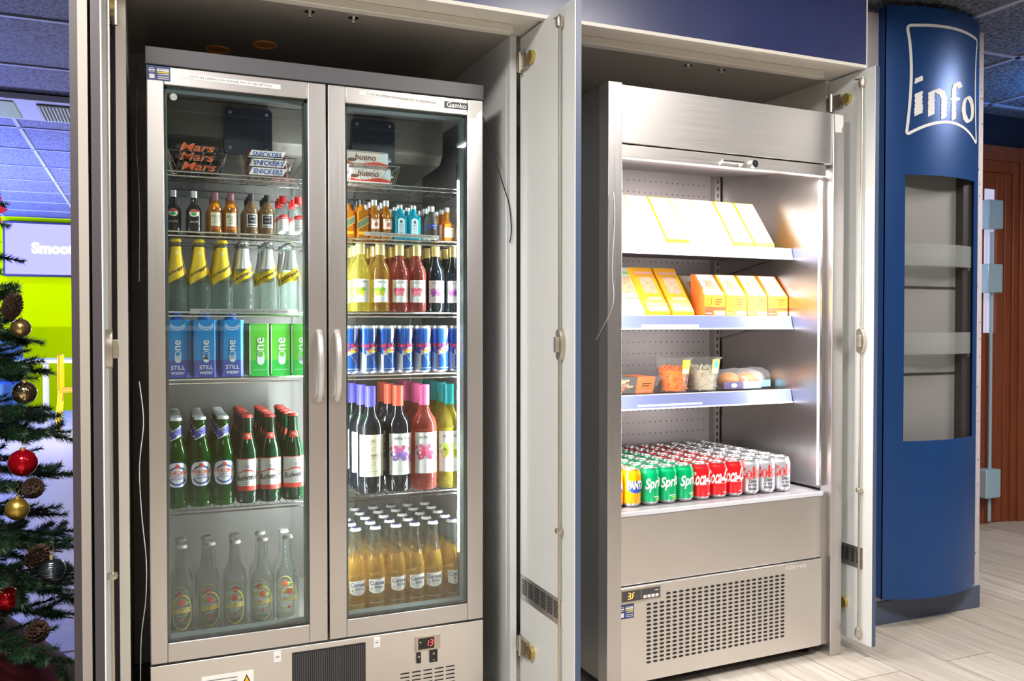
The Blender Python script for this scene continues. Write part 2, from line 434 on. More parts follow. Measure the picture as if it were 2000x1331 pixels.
# ================================================================= built-in housing round both chillers
O = (.98, 2.3, 0)
hs = empty('appliance_housing', O, 0, 'tall built-in housing with navy fascia round both chillers', 'cabinet')
MB().box(-.068, -.045, 2.30, 3.0, 0, 1.93).build('side_panel', M['cream'], hs, O)
MB().box(-.105, -.069, 2.33, 3.0, 0, 2.44).build('outer_panel', M['dark_edge'], hs, O)
MB().box(.970, .990, 2.30, 3.0, 0, 1.93).build('divider_panel', M['white_paint'], hs, O)
b = MB().box(2.147, 2.170, 2.30, 3.0, 0, 1.93).box(2.150, 2.170, 2.14, 3.0, 1.93, 2.25)
b.build('end_panel', M['cream'], hs, O)
MB().box(-.045, .970, 2.90, 2.915, 0, 1.93).build('back_panel', M['greige'], hs, O)
MB().box(.99, 2.147, 2.96, 2.975, 0, 1.93).build('back_panel', M['greige'], hs, O)
# top panel with the two cable cut-outs (raw board rings set into the underside)
b = MB().box(-.105, 2.170, 2.30, 3.0, 1.93, 1.955)
b.build('top_panel', M['greige'], hs, O)
for hx, hy in ((.327, 2.66), (.20, 2.76)):
    MB().lathe([(.030, 1.932), (.036, 1.932), (.036, 1.926), (.030, 1.926), (.030, 1.929), (.0005, 1.929)], 24, (hx, hy, 0)).build('cable_hole', M['orangehole'], hs, O)
MB().box(-.105, 2.150, 2.126, 2.145, 1.935, 2.44).build('fascia_panel', M['navy'], hs, O)
MB().box(-.105, 2.150, 2.145, 2.32, 1.931, 1.95).box(-.105, 2.150, 2.124, 2.145, 1.925, 1.935).build('soffit', M['cream'], hs, O)
MB().box(-.045, .945, 2.215, 2.245, 1.908, 1.931).build('stop_batten', M['cream'], hs, O, bevel=.002)
MB().box(1.022, 2.06, 2.215, 2.245, 1.908, 1.931).build('stop_batten', M['cream'], hs, O, bevel=.002)
b = MB().box(-.045, .97, 2.70, 2.72, 0, .10)
b.build('plinth', M['black'], hs, O)
for x in (.403, .52, 1.604, 1.733):
    b = MB().lathe([(.0005, 1.930), (.014, 1.930), (.014, 1.927), (.0005, 1.927)], 12, (x, 2.33, 0)).lathe([(.005, 1.93), (.005, 1.912), (.0005, 1.912)], 8, (x, 2.33, 0))
    b.build('lock_strike', M['chrome'], hs, O)

def lock_gear(par, org, xf, y, sgn, zs=(1.90, .06)):
    """espagnolette rod, latch and guides on the inner face of a door; sgn = side the face looks to"""
    xr = xf+sgn*.010
    g = MB().tube([(xr, y, zs[1]), (xr, y, zs[0])], .0035, 8)
    rod = g.build('lock_rod', M['pewter'], par, org)
    for z in (zs[0]-.02, zs[1]+.02, .55):
        b = MB(); h = .018 if z != .55 else .009
        b.lathe([(.0005, -h), (.010, -h*.7), (.012, 0), (.010, h*.7), (.0005, h)], 12, (xr, y, z))
        b.tube([(xf, y, z), (xr, y, z)], .006, 8)
        if z > 1.5: b.tube([(xr, y, z+.012), (xr, y+.03, z+.018)], .003, 6)
        b.build('rod_guide', M['pewter'], par, org)
    b = MB(); pts = []
    for i in range(13):
        a = PI*i/12-PI/2; pts.append((y-.018*math.cos(a)*1.0, 1.04+.042*math.sin(a)))
    pts += [(y+.014, 1.075), (y+.014, 1.005)]
    x0, x1 = sorted((xf, xf+sgn*.014)); b.prism(pts, x0, x1)
    b.box(*sorted((xf+sgn*.014, xf+sgn*.026)), y-.012, y+.002, 1.02, 1.06)
    b.build('latch', M['pewter'], par, org, bevel=.001)
def grille(par, org, xf, y0, y1, z0, z1, sgn):
    m = cyl
    b = MB(); x0, x1 = sorted((xf, xf+sgn*.003)); b.box(x0, x1, y0, y1, z0, z1)
    n = 6; seg = (y1-y0-.02)/n
    for i in range(n):
        for k in range(7):
            a = y0+.012+i*seg; zz = z0+.016+k*(z1-z0-.024)/7
            xx = sorted((xf+sgn*.003, xf+sgn*.0036)); b.box(xx[0], xx[1], a, a+seg-.008, zz, zz+.0035, 1)
    b.build('vent_grille', [M['steel'], M['black']], par, org)
def hinge(par, org, x, y, z, sgn=1):
    b = MB().box(*sorted((x, x-sgn*.012)), y-.035, y+.03, z-.022, z+.022, 0)
    b.lathe([(.0005, 0), (.018, 0), (.018, -.012*sgn), (.0005, -.012*sgn)], 16, (x, y-.055, z), 1, 'X')
    b.lathe([(.006, -.03), (.006, .03)], 8, (x-sgn*.012, y+.01, z), 0)
    b.build('hinge', [M['pewter'], M['brass']], par, org)
def door(name, x0, x1, yf, yb, inner, edge='navy_edge'):
    """door folded out towards the room: white inner skin, navy outer skin and free edge"""
    o = empty(name, (0, 0, 0)); o.parent = hs
    xi, xo = (x0, x1) if inner < 0 else (x1, x0)
    b = MB()
    xm = xi+(xo-xi)*.12
    b.box(*sorted((xi, xm)), yf, yb, .045, 1.924, 0)
    b.box(*sorted((xm, xo)), yf, yb, .045, 1.924, 1)
    b.build('door_panel', [M['white_paint'], M[edge]], o, O)
    return o
dm = door('door', 1.001, 1.0195, 1.95, 2.296, -1)
lock_gear(dm, O, 1.001, 2.018, -1); grille(dm, O, 1.001, 2.018, 2.290, .294, .364, -1)
hinge(dm, O, 1.001, 2.262, 1.845); hinge(dm, O, 1.001, 2.262, .16)
dr = door('door', 2.153, 2.171, 2.09, 2.296, -1)
lock_gear(dr, O, 2.153, 2.135, -1); grille(dr, O, 2.153, 2.125, 2.290, .290, .360, -1)
hinge(dr, O, 2.153, 2.262, 1.845); hinge(dr, O, 2.153, 2.262, .16)
dl = door('door', -.104, -.084, 1.95, 2.296, 1, 'dark_edge')
lock_gear(dl, O, -.084, 2.03, 1)
hinge(dl, O, -.080, 2.28, 1.845, -1); hinge(dl, O, -.080, 2.28, .16, -1)
ds = empty('door', (0, 0, 0)); ds.parent = hs
MB().box(-.146, -.131, 2.0, 2.32, .03, 2.44, 0).box(-.131, -.1125, 2.0, 2.32, .03, 2.44, 1).build('door_panel', [M['dark_edge'], pbr('beige_edge', (.42, .385, .34), .5)], ds, O)

# power cables hanging in the housing
def cable(pts, r, mat, name, label):
    cu = [Vector(p) for p in pts]; out = []
    for i in range(len(cu)-1):
        p0, p1, p2, p3 = cu[max(i-1, 0)], cu[i], cu[i+1], cu[min(i+2, len(cu)-1)]
        for k in range(6):
            t = k/6; out.append(.5*((2*p1)+(-p0+p2)*t+(2*p0-5*p1+4*p2-p3)*t*t+(-p0+3*p1-3*p2+p3)*t**3))
    out.append(cu[-1])
    tag(MB().tube(out, r, 6).build(name, M[mat]), label, 'cable')
cable([(.89, 2.31, 1.69), (.925, 2.31, 1.58), (.950, 2.298, 1.49), (.9645, 2.294, 1.44), (.971, 2.292, 1.37), (.966, 2.292, 1.33)], .0018, 'cable', 'power_cable', 'thin black cable sagging from the drinks chiller corner to the divider')
cable([(-.028, 2.40, 1.78), (-.020, 2.33, 1.69), (-.024, 2.33, 1.55), (-.018, 2.33, 1.40), (-.020, 2.33, 1.2)], .0015, 'cable', 'power_cable', 'black cable hanging at upper left corner of the glass door chiller')
cable([(-.021, 2.33, .95), (-.012, 2.33, .85), (-.022, 2.33, .74), (-.018, 2.33, .62), (-.008, 2.33, .50), (-.010, 2.33, .40), (-.022, 2.33, .28), (-.024, 2.33, 0.01)], .0012, 'cablewhite', 'power_cable', 'thin pale cable dangling in the dark gap left of the chiller')
cable([(1.215, 2.13, 1.47), (1.2135, 2.12, 1.40), (1.206, 2.12, 1.25), (1.2085, 2.12, 1.15), (1.2, 2.20, 1.05)], .002, 'cablewhite', 'power_cable', 'white cable curving beside the open front chiller left side')

# ================================================================= glass door drinks chiller
O = (.4365, 2.28, 0)
ch = empty('glass_door_chiller', O, 0, 'stainless steel two-door glass front drinks chiller full of bottles', 'refrigerator')
XL, XR, YF, YB = 0.0, .879, 2.28, 2.855
b = MB()
b.box(XL, XL+.03, YF+.055, YB, .06, 1.727); b.box(XR-.009, XR, YF+.055, YB, .06, 1.727)
b.box(XL, XR, YB-.02, YB, .06, 1.727); b.box(XL, XR, YF+.055, YB, 1.705, 1.727)
b.build('shell', M['charcoal'], ch, O)
b = MB()
b.box(XL+.03, XL+.034, YF+.06, YB-.02, .265, 1.705); b.box(XR-.013, XR-.009, YF+.06, YB-.02, .265, 1.705)
b.box(XL+.03, XR-.009, YB-.03, YB-.02, .265, 1.705); b.box(XL+.03, XR-.009, YF+.055, YB-.02, 1.700, 1.705)
b.build('liner', M['liner'], ch, O)
M['base'] = pbr('liner_floor', (.42, .44, .41), .35, .3)
b = MB().box(XL+.03, XR-.009, YF+.055, YB-.02, .25, .27)
b.build('liner_floor', M['base'], ch, O)
b = MB().prism([(2.47, 1.700), (2.47, 1.60), (2.50, 1.575), (2.82, 1.56), (2.82, 1.700)], .05, .822)
b.build('evaporator_cover', pbr('evaporator_cover', (.20, .19, .17), .5, .2), ch, O, bevel=.003)
for x in (.257, .605):
    b = MB(); pts = []
    for cx, cz, a0 in ((.053, .053, 0), (-.053, .053, 90), (-.053, -.053, 180), (.053, -.053, 270)):
        for k in range(5):
            a = R(a0+k*22.5); pts.append((x+cx+.010*math.cos(a), 1.622+cz+.010*math.sin(a)))
    b.prism(pts, 2.452, 2.475, 0, 'Y')
    mp = flat(2.452, x, 1.622)
    for k in range(7): b.mring(mp, 0, 0, .012+.006*k, .012+.006*k, .0012, 1, .0006)
    for sx in (-.048, .048):
        for sz in (-.048, .048): b.mell(mp, sx, sz, .0045, .0045, 2, .001)
    b.build('fan_cover', [M['fanblue'], M['fanring'], M['chrome']], ch, O)
# shelf rails and light tube
for x in (.0445, .405, .44, .83):
    b = MB(); b.box(x-.004, x+.004, 2.352, 2.362, .30, 1.56 if x != .405 else 1.50, 0)
    for k in range(60):
        if x in (.405,): b.box(x-.0022, x+.0022, 2.3515, 2.352, .32+k*.0196, .327+k*.0196, 1)
    b.build('shelf_rail', [M['chrome'], M['black']], ch, O)
for x in (.63, .82): MB().box(x-.004, x+.004, 2.815, 2.823, .30, 1.56, 0).build('shelf_rail', [M['chrome'], M['black']], ch, O)
b = MB().tube([(.840, 2.345, .432), (.840, 2.345, 1.512)], .0055, 8)
b.build('light_tube', M['led'], ch, O)
for k in range(14):
    z = .47+k*.08
    MB().tube([(.833, 2.339, z), (.849, 2.339, z)], .0012, 5).build('tube_clip', M['steel_in'], ch, O)
area('chiller_light', (.832, 2.352, .97), .012, 11, (.96, .98, 1), (R(90), 0, R(48)), sy=1.08)
MB().tube([(.4365, 2.337, .42), (.4365, 2.337, 1.52)], .0055, 8).build('light_tube', M['led'], ch, O)  # added tube hidden behind the mullion to brighten the bottles
area('chiller_light', (.428, 2.345, .97), .010, 7, (.96, .98, 1), (R(90), 0, R(40)), sy=1.08)  # this lamp and the next belong to the added middle tube
area('chiller_light', (.445, 2.345, .97), .010, 3, (.96, .98, 1), (R(90), 0, R(-40)), sy=1.08)
RZ = [1.488, 1.335, 1.129, .955, .616]
def rack(x0, x1, z):
    b = MB(); y0, y1 = 2.355, 2.81
    for zz, yy in ((z-.004, y0), (z-.014, y0+.002)): b.tube([(x0, yy, zz), (x1, yy, zz)], .0024, 6)
    b.tube([(x0, y1, z-.004), (x1, y1, z-.004)], .0024, 5)
    for xx in (x0, x1): b.tube([(xx, y0, z-.004), (xx, y1, z-.004)], .0024, 5)
    for yy in (2.48, 2.64): b.tube([(x0, yy, z-.008), (x1, yy, z-.008)], .002, 5)
    n = int((x1-x0)/.0165)
    for i in range(1, n):
        xx = x0+(x1-x0)*i/n; b.tube([(xx, y0-.002, z-.0035), (xx, y1, z-.0015)], .0011, 4)
    b.tube([(x1-.03, y0+.02, z-.013), (x1-.004, y0+.005, z-.025)], .0018, 5)
    b.build('wire_shelf', M['chrome'], ch, O)
MB().box(.429, .448, 2.3255, 2.3305, .27, 1.70).build('light_stop', M['black'], ch, O)  # black strip added to block the middle tube's glow between the doors
for z in RZ: rack(.040, .428, z); rack(.447, .862, z)
# top fascia, lower panel
MB().box(XL-.002, XR+.002, YF, YB, 1.729, 1.772).build('top_fascia', M['charcoal'], ch, O, bevel=.002)
b = MB(); b.box(XL, XR, YF+.002, YF+.05, .03, .246); b.box(XL, XR, YF+.05, YB, .03, .25)
b.build('lower_panel', M['steel'], ch, O, bevel=.002)
for x in (XL+.05, XR-.05):
    for y in (YF+.08, YB-.06): MB().lathe([(.015, 0), (.018, .004), (.018, .03)], 12, (x, y, 0)).build('foot', M['black'], ch, O)
mp = flat(YF+.002)
b = MB().box(.342, .537, YF+.0005, YF+.002, .0, .231, 0)
for i in range(34): b.box(.346+i*.0056, .3478+i*.0056, YF-.0005, YF+.0005, .035, .226, 1)
b.build('condenser_grille', [M['black'], M['charcoal']], ch, O)
for x in (.304, .568):
    b = MB().box(x-.009, x+.009, YF-.002, YF+.002, .214, .240, 0).lathe([(.006, YF-.003), (.006, YF-.001)], 14, (x, 0, .228), 1, 'Y')
    b.box(x-.004, x+.004, YF-.0036, YF-.003, .2272, .2288, 2)
    b.build('key_lock', [M['white'], M['chrome'], M['black']], ch, O, bevel=.001)
dsp = MB().box(.677, .748, YF-.004, YF+.002, .185, .226, 0).box(.684, .730, YF-.0045, YF-.004, .190, .221, 1)
dsp.build('thermostat', [M['pewter'], M['black']], ch, O, bevel=.0015)
b = MB(); m2 = flat(YF-.0045)
def seg7(b, mp, x, y, h, digit, mi=0, sh=.12, wd=None):
    on = {'1': 'bc', '3': 'abgcd', '.': '', '-': 'g', '9': 'abcdfg', '8': 'abcdefg', 'F': 'aefg', '7': 'abc'}[digit]; wd = wd or h*.52; t = h*.11
    P = {'a': (0, h, wd, h), 'g': (0, h/2, wd, h/2), 'd': (0, 0, wd, 0), 'f': (0, h/2, 0, h), 'b': (wd, h/2, wd, h), 'e': (0, 0, 0, h/2), 'c': (wd, 0, wd, h/2)}
    for k in on:
        x0, y0, x1, y1 = P[k]
        if y0 == y1: b.add([mp(x+x0+t+y0*sh, y+y0-t/2, .0004), mp(x+x1-t+y0*sh, y+y0-t/2, .0004), mp(x+x1-t+y0*sh, y+y0+t/2, .0004), mp(x+x0+t+y0*sh, y+y0+t/2, .0004)], [(0, 1, 2, 3)], mi)
        else: b.add([mp(x+x0-t/2+y0*sh, y+y0+t*.6, .0004), mp(x+x0+t/2+y0*sh, y+y0+t*.6, .0004), mp(x+x0+t/2+y1*sh, y+y1-t*.6, .0004), mp(x+x0-t/2+y1*sh, y+y1-t*.6, .0004)], [(0, 1, 2, 3)], mi)
seg7(b, m2, .704, .198, .016, '1'); seg7(b, m2, .716, .198, .016, '3')
b.mell(m2, .690, .210, .0015, .0015, 1)
b.build('red_digits', [M['led_red'], emis('green_led', (.3, 1, .1), 3)], ch, O)
b = MB().box(.680, .692, YF-.003, YF+.002, .152, .180, 0).box(.718, .740, YF-.003, YF+.002, .149, .182, 0)
b.mell(flat(YF-.003), .686, .170, .003, .003, 1); b.mell(flat(YF-.003), .729, .173, .003, .003, 1); b.mrect(flat(YF-.003), .726, .732, .154, .156, 1)
b.build('power_switch', [M['black'], M['pewter']], ch, O)
b = MB()
for r in range(5):
    for c in range(5): b.mrect(mp, .634+c*.033, .660+c*.033, .126-r*.011, .1295-r*.011, 0, .0004, 1, 1)
b.build('vent_slots', M['black'], ch, O)
b = MB().mrect(mp, .118, .245, .160, .204, 0, .0006, 1, 1)
b.add([mp(.215, .166, .001), mp(.240, .166, .001), mp(.2275, .194, .001)], [(0, 1, 2)], 1)
b.add([mp(.219, .1685, .0012), mp(.236, .1685, .0012), mp(.2275, .188, .0012)], [(0, 1, 2)], 2)
for k in range(3): b.mrect(mp, .128, .205, .190-k*.009, .192-k*.009, 3, .001, 1, 1)
b.build('warning_sticker', [M['paper'], M['black'], M['amber'], M['ink']], ch, O)
# doors
CCTV = 'CCTV IN OPERATION PLEASE PAY AT RECEPTION'
def cctv(par, x0, x1, z, h, tilt=0, y=YF):
    b = MB(); mpf = lambda a, c, off: ((x0+x1)/2+a, y-.0004-off, z+c+a*tilt)
    b.mrect(mpf, -(x1-x0)/2, (x1-x0)/2, -h/2, h/2, 0, .0002, 1, 1)
    b.mtext(mpf, CCTV, 0, 0, h*.46, (x1-x0)*.82, 1, .0006, .006)
    b.build('notice_strip', [M['paper'], M['ink']], par, O)
def asset_sticker(b, mp, x0, x1, z0, z1):
    """navy service sticker: emblem, white and yellow bars (the square code is left out)"""
    w, h = x1-x0, z1-z0
    b.mrect(mp, x0, x1, z0, z1, 0, .0005, 1, 1)
    b.mring(mp, x0+w*.2, z0+h*.70, w*.13, h*.17, w*.02, 1, .0008)
    b.mrect(mp, x0+w*.09, x0+w*.31, z0+h*.66, z0+h*.74, 1, .0009, 1, 1)
    for k, (a, c, mi) in enumerate(((.80, .84, 1), (.66, .76, 1), (.54, .62, 2), (.42, .47, 1), (.24, .29, 1), (.12, .16, 1))):
        b.mrect(mp, x0+w*(.42 if k < 3 else .46), x0+w*.94, z0+h*a, z0+h*c, mi, .0008, 1, 1)
    b.mrect(mp, x0+w*.10, x0+w*.32, z0+h*.12, z0+h*.42, 3, .0008, 1, 1)
def chiller_door(x0, x1, gx0, gx1, hx):
    d = empty('door', (0, 0, 0)); d.parent = ch
    z0, z1, gz0, gz1 = .252, 1.726, .300, 1.682
    b = MB()
    b.box(x0, gx0, YF, YF+.045, z0, z1); b.box(gx1, x1, YF, YF+.045, z0, z1)
    b.box(gx0, gx1, YF, YF+.045, z0, gz0); b.box(gx0, gx1, YF, YF+.045, gz1, z1)
    b.build('door_frame', M['steel_v'], d, O, bevel=.002)
    b = MB(); t = .007
    for a in ((gx0, gx0+t, gz0, gz1), (gx1-t, gx1, gz0, gz1), (gx0, gx1, gz0, gz0+t), (gx0, gx1, gz1-t, gz1)): b.box(a[0], a[1], YF+.015, YF+.05, a[2], a[3])
    b.build('gasket', pbr('grey_green_gasket', (.13, .16, .165), .4), d, O)
    g = MB().box(gx0, gx1, YF+.006, YF+.010, gz0, gz1); g.build('glass_pane', M['glass'], d, O, smooth=False)
    b = MB(); pts = []
    for i in range(15):
        t = i/14; pts.append((hx, YF-.030*math.sin(PI*t)**.6-.001, .893+.182*t))
    b.tube(pts, .0085, 10); b.lathe([(.012, -.004), (.012, .0)], 12, (hx, YF, .90), 0, 'Y'); b.lathe([(.012, -.004), (.012, .0)], 12, (hx, YF, 1.068), 0, 'Y')
    b.build('handle', pbr('satin_handle', (.62, .60, .58), .32, .5), d, O)
    return d
d1 = chiller_door(XL+.001, .4355, .040, .388, .415)
d2 = chiller_door(.4405, XR-.001, .487, .831, .463)
cctv(d1, .076, .319, 1.7065, .012, -.012); cctv(d2, .524, .760, 1.709, .011, -.03)
b = MB(); asset_sticker(b, flat(YF), -.0 + .002, .055, 1.690, 1.725)
b.build('service_sticker', [M['stick'], M['paper'], M['yellowink'], M['white']], d1, O)
b = MB().box(.763, .834, YF-.002, YF, 1.696, 1.715, 0); b.mtext(flat(YF-.002), 'Gamko', .7985, 1.7055, None, .058, 1, .0010, .02)
b.build('name_badge', [M['black'], M['white']], d2, O, bevel=.0008)
b = MB(); mp = flat(YF)
b.add([mp(x, z, .0006) for x, z in ((.839, 1.7255), (.876, 1.7255), (.876, 1.699), (.864, 1.692), (.858, 1.676), (.846, 1.674), (.839, 1.676))], [tuple(range(7))[::-1]], 0)
b.build('torn_sticker', M['paper'], d2, O)
b = MB(); m3 = flat(YF+.006)
b.mell(m3, .062, 1.655, .0085, .0085, 0, .0005); b.mring(m3, .062, 1.655, .0068, .0068, .0008, 1, .0008); b.mtext(m3, 'H2A', .062, 1.655, None, .010, 1, .0009)
b.build('round_sticker', [pbr('pale_sticker', (.55, .56, .54), .5), M['ink']], d1, O)
# notice strips on the shelf fronts
cctv(ch, .100, .370, 1.127, .0125, 0, 2.3508); cctv(ch, .552, .770, 1.344, .011, -.012, 2.3508)

# ================================================================= open front food chiller (built in its own frame, turned 1.7 degrees)
FX, FY = 1.721, 2.11
fo = empty('open_front_chiller', FW(FX, FY), FA, 'stainless steel open front chiller holding sandwiches, snacks and cans', 'refrigerator')
O = (FX, FY, 0)
b = MB()
b.box(1.271, 1.319, 2.11, 2.16, 0, 1.787); b.build('front_post', M['steel_v'], fo, O, bevel=.002)
b = MB().box(2.123, 2.171, 2.11, 2.16, 0, 1.782); b.build('front_post', M['steel_v'], fo, O, bevel=.002)
b = MB().box(1.273, 1.300, 2.16, 2.80, .05, 1.778)
b.build('side_panel', M['steel_dark'], fo, O)
b = MB().box(1.273, 1.302, 2.16, 2.80, 1.7785, 1.784)
b.build('side_trim', M['steel_in'], fo, O)
b = MB().box(2.145, 2.171, 2.16, 2.80, .05, 1.778)
b.build('side_panel', M['steel_dark'], fo, O)
b = MB().box(1.319, 2.123, 2.115, 2.135, 1.617, 1.783).box(1.30, 2.145, 2.135, 2.80, 1.70, 1.78)
b.build('hood', M['steel'], fo, O, bevel=.0015)
b = MB().box(1.319, 2.105, 2.122, 2.150, 1.577, 1.614)
b.build('shutter_bar', M['steel'], fo, O, bevel=.002)
b = MB().tube([(1.672, 2.121, 1.583), (1.672, 2.105, 1.590), (1.750, 2.105, 1.590), (1.750, 2.121, 1.583)], .0045, 8)
b.build('shutter_handle', M['chrome'], fo, O)
b = MB().lathe([(.0005, 2.108), (.012, 2.108), (.013, 2.122)], 18, (1.800, 0, 1.592), 0, 'Y').box(1.7985, 1.8015, 2.107, 2.108, 1.587, 1.597, 1)
b.build('shutter_lock', [M['chrome'], M['black']], fo, O)
# inside
MB().box(1.300, 1.330, 2.15, 2.70, .55, 1.66).build('inner_side', M['steel_in'], fo, O)
MB().box(2.118, 2.145, 2.16, 2.70, .55, 1.66).build('inner_side', M['steel_in'], fo, O)
M['steel_back'] = pbr('perforated_back_steel', (.36, .33, .33), .45, .5)
b = MB().box(1.33, 2.118, 2.70, 2.715, .55, 1.70)
mp = flat(2.70)
z = .60
while z < 1.66:
    for i in range(30):
        x = 1.345+i*.0245
        if x < 2.06: b.mell(mp, x, z, .0022, .0028, 1, .0004)
    z += .0428
b.build('perforated_back', [M['steel_back'], M['black']], fo, O, smooth=False)
for x in (1.345, 2.100):
    b = MB(); b.box(x-.014, x+.012, 2.672, 2.70, .55, 1.665, 0)
    for k in range(42): b.box(x-.0025, x+.0035, 2.6716, 2.672, .56+k*.0262, .574+k*.0262, 1)
    b.build('slotted_upright', [M['steel_in'], M['black']], fo, O)
b = MB().prism([(2.15, 1.60), (2.15, 1.62), (2.70, 1.70), (2.70, 1.665), (2.62, 1.655)], 1.33, 2.118)
b.build('inner_canopy', M['steel_back'], fo, O)
b = MB().box(1.33, 2.105, 2.150, 2.168, 1.588, 1.600)
b.build('light_tube', M['led'], fo, O)
area('food_light', FW(1.72, 2.185, 1.575), .72, 6, (1, .93, .88), (R(12), 0, FA), sy=.03)
MB().box(2.1085, 2.1175, 2.150, 2.160, .56, 1.57).build('side_light_tube', M['led'], fo, O)
MB().box(1.331, 1.338, 2.166, 2.172, .56, 1.57).build('side_light_tube', M['led'], fo, O)
area('food_light', FW(2.104, 2.158, 1.07), .01, 2.3, (1, .95, .93), (R(90), 0, R(55)+FA), sy=.98)
area('food_light', FW(1.342, 2.172, 1.07), .01, 2.2, (1, .95, .93), (R(90), 0, R(-45)+FA), sy=.98)
MB().box(2.108, 2.123, 2.140, 2.150, .56, 1.577).build('shutter_track', M['steel_in'], fo, O)
MB().box(1.319, 1.332, 2.140, 2.150, .56, 1.577).build('shutter_track', M['steel_in'], fo, O)
# shelves
for z, h in ((1.352, .034), (1.119, .040), (.866, .041)):
    sh = empty('shelf', (0, 0, 0)); sh.parent = fo
    MB().box(1.332, 2.116, 2.300, 2.672, z-.012, z-.002).build('shelf_plate', M['steel_back'], sh, O, bevel=.001)
    b = MB().prism([(2.288, z-h), (2.282, z-h), (2.292, z+.003), (2.300, z+.003), (2.300, z-.004)], 1.332, 2.116, 0)
    b.box(1.332, 2.116, 2.2795, 2.289, z-h-.0015, z-h+.003, 1); b.box(1.332, 2.116, 2.291, 2.304, z+.002, z+.004, 1)
    b.build('price_rail', [M['rail'], M['railw']], sh, O)
    if z < 1.3:
        x0, x1 = (1.50, 1.72) if z > 1 else (1.485, 1.735)
        m4 = lambda a, c, off, z=z, h=h: (a, 2.2835-off+(c)*.22, z-h+.002+c)
        b = MB().mrect(m4, x0, x1, .0, .012, 0, .001, 1, 1); b.build('blank_label', M['paper'], sh, O)
    else:
        m4 = lambda a, c, off, z=z, h=h: (a, 2.2835-off+(c)*.24, z-h+.002+c)
        b = MB().mrect(m4, 1.53, 1.86, .0, .026, 0, .001, 1, 1).mrect(m4, 1.86, 1.99, .0, .022, 1, .001, 1, 1)
        b.build('blank_label', [M['paper'], pbr('blue_label', (.15, .25, .62), .5)], sh, O)
    for x in (1.337, 2.111):
        MB().prism([(2.672, z-.012), (2.672, z-.075), (2.66, z-.075), (2.36, z-.022), (2.36, z-.012)], x-.0015, x+.0015).build('bracket', M['steel_in'], sh, O)
# deck and front
b = MB().box(1.319, 2.123, 2.14, 2.70, .528, .540)
b.build('deck', pbr('deck_metal', (.42, .40, .43), .3, .5), fo, O, bevel=.001)
b = MB().box(1.319, 2.110, 2.132, 2.1395, .529, .5415)
b.build('deck_lip', M['railw'], fo, O, bevel=.001)
b = MB().box(1.319, 2.105, 2.136, 2.15, .325, .5275); b.build('front_panel', M['steel'], fo, O, bevel=.0015)
b = MB().box(2.105, 2.123, 2.142, 2.16, .03, .53).box(2.103, 2.106, 2.139, 2.142, .04, .52, 1)
b.build('corner_strip', [M['steel_v'], M['charcoal']], fo, O)
b = MB().box(1.319, 2.100, 2.126, 2.14, .036, .3225); b.build('grille_panel', M['steel'], fo, O, bevel=.0015)
b = MB().box(1.319, 2.12, 2.16, 2.75, .10, .52); b.build('machine_housing', M['charcoal'], fo, O)
b = MB(); mp = flat(2.126)
for c in range(23):
    for r in range(17):
        if r >= 15 and c < 3: continue
        b.mell(mp, 1.424+c*.0232, .091+r*.0123, .0085, .0036, 0, .0004)
b.build('vent_holes', M['black'], fo, O, smooth=False)
b = MB().box(1.321, 1.462, 2.119, 2.126, .279, .320, 0).box(1.326, 1.392, 2.1185, 2.119, .284, .315, 1).box(1.394, 1.458, 2.1185, 2.119, .284, .315, 1)
for k in range(4): b.box(1.400+k*.014, 1.411+k*.014, 2.1180, 2.1185, .287, .296, 2)
b.box(1.440, 1.453, 2.1180, 2.1185, .306, .308, 2)
b.build('thermostat', [M['pewter'], pbr('display_grey', (.06, .06, .065), .3), M['white']], fo, O)
b = MB(); m2 = flat(2.1185); seg7(b, m2, 1.345, .291, .017, '3'); seg7(b, m2, 1.361, .291, .017, 'F', 0, .12, .007)
b.mell(m2, 1.3565, .2915, .0012, .0012, 0)
b.build('orange_digits', M['led_orange'], fo, O)
b = MB(); asset_sticker(b, mp, 1.321, 1.372, .232, .274)
b.build('service_sticker', [M['stick'], M['paper'], M['yellowink'], M['white']], fo, O)
b = MB().mtext(mp, 'FOSTER', 1.989, .308, .0115, .088, 0, .0012, .0)
b.build('name_letters', M['white'], fo, O)
m5 = flat(2.11)
b = MB(); b.add([m5(x, z, .0006) for x, z in ((2.127, 1.779), (2.165, 1.779), (2.165, 1.742), (2.158, 1.737), (2.158, 1.722), (2.130, 1.720))], [tuple(range(6))[::-1]])
b.build('torn_sticker', M['paper'], fo, O)
for x in (1.36, 2.08):
    for y in (2.19, 2.7): MB().lathe([(.02, 0), (.022, .006), (.012, .01), (.012, .1)], 12, (x, y, 0)).build('foot', M['black'], fo, O)

# ================================================================= info stand
O = (2.67, 2.33, 0)
st = empty('info_stand', O, 0, 'tall curved blue info display stand with empty leaflet shelves', 'display stand')
b = MB().box(2.30, 2.955, 2.335, 2.375, .085, 2.21, 0); mp = flat(2.335)
random.seed(3)
for k in range(26): b.mell(mp, random.uniform(2.925, 2.952), random.uniform(.15, 2.15), .0022, random.uniform(.002, .004), 1, .0004)
b.build('backboard', [M['board'], M['speck']], st, O)
MB().box(2.375, 2.955, 2.33, 2.38, 0, .085).build('plinth', M['slate'], st, O)
X0, X1, SAG = 2.42, 2.887, .055
def sx(t): return X0+(X1-X0)*t
def sy(t): return 2.300-SAG*(1-(2*t-1)**2)
def sheet(a, c, off): t = (a-X0)/(X1-X0); return (a, sy(t)-off, c)
tl, tr = .143, .915      # the opening
gz0, gz1, ZT, ZB = .675, 1.628, 2.226, .105
b = MB()
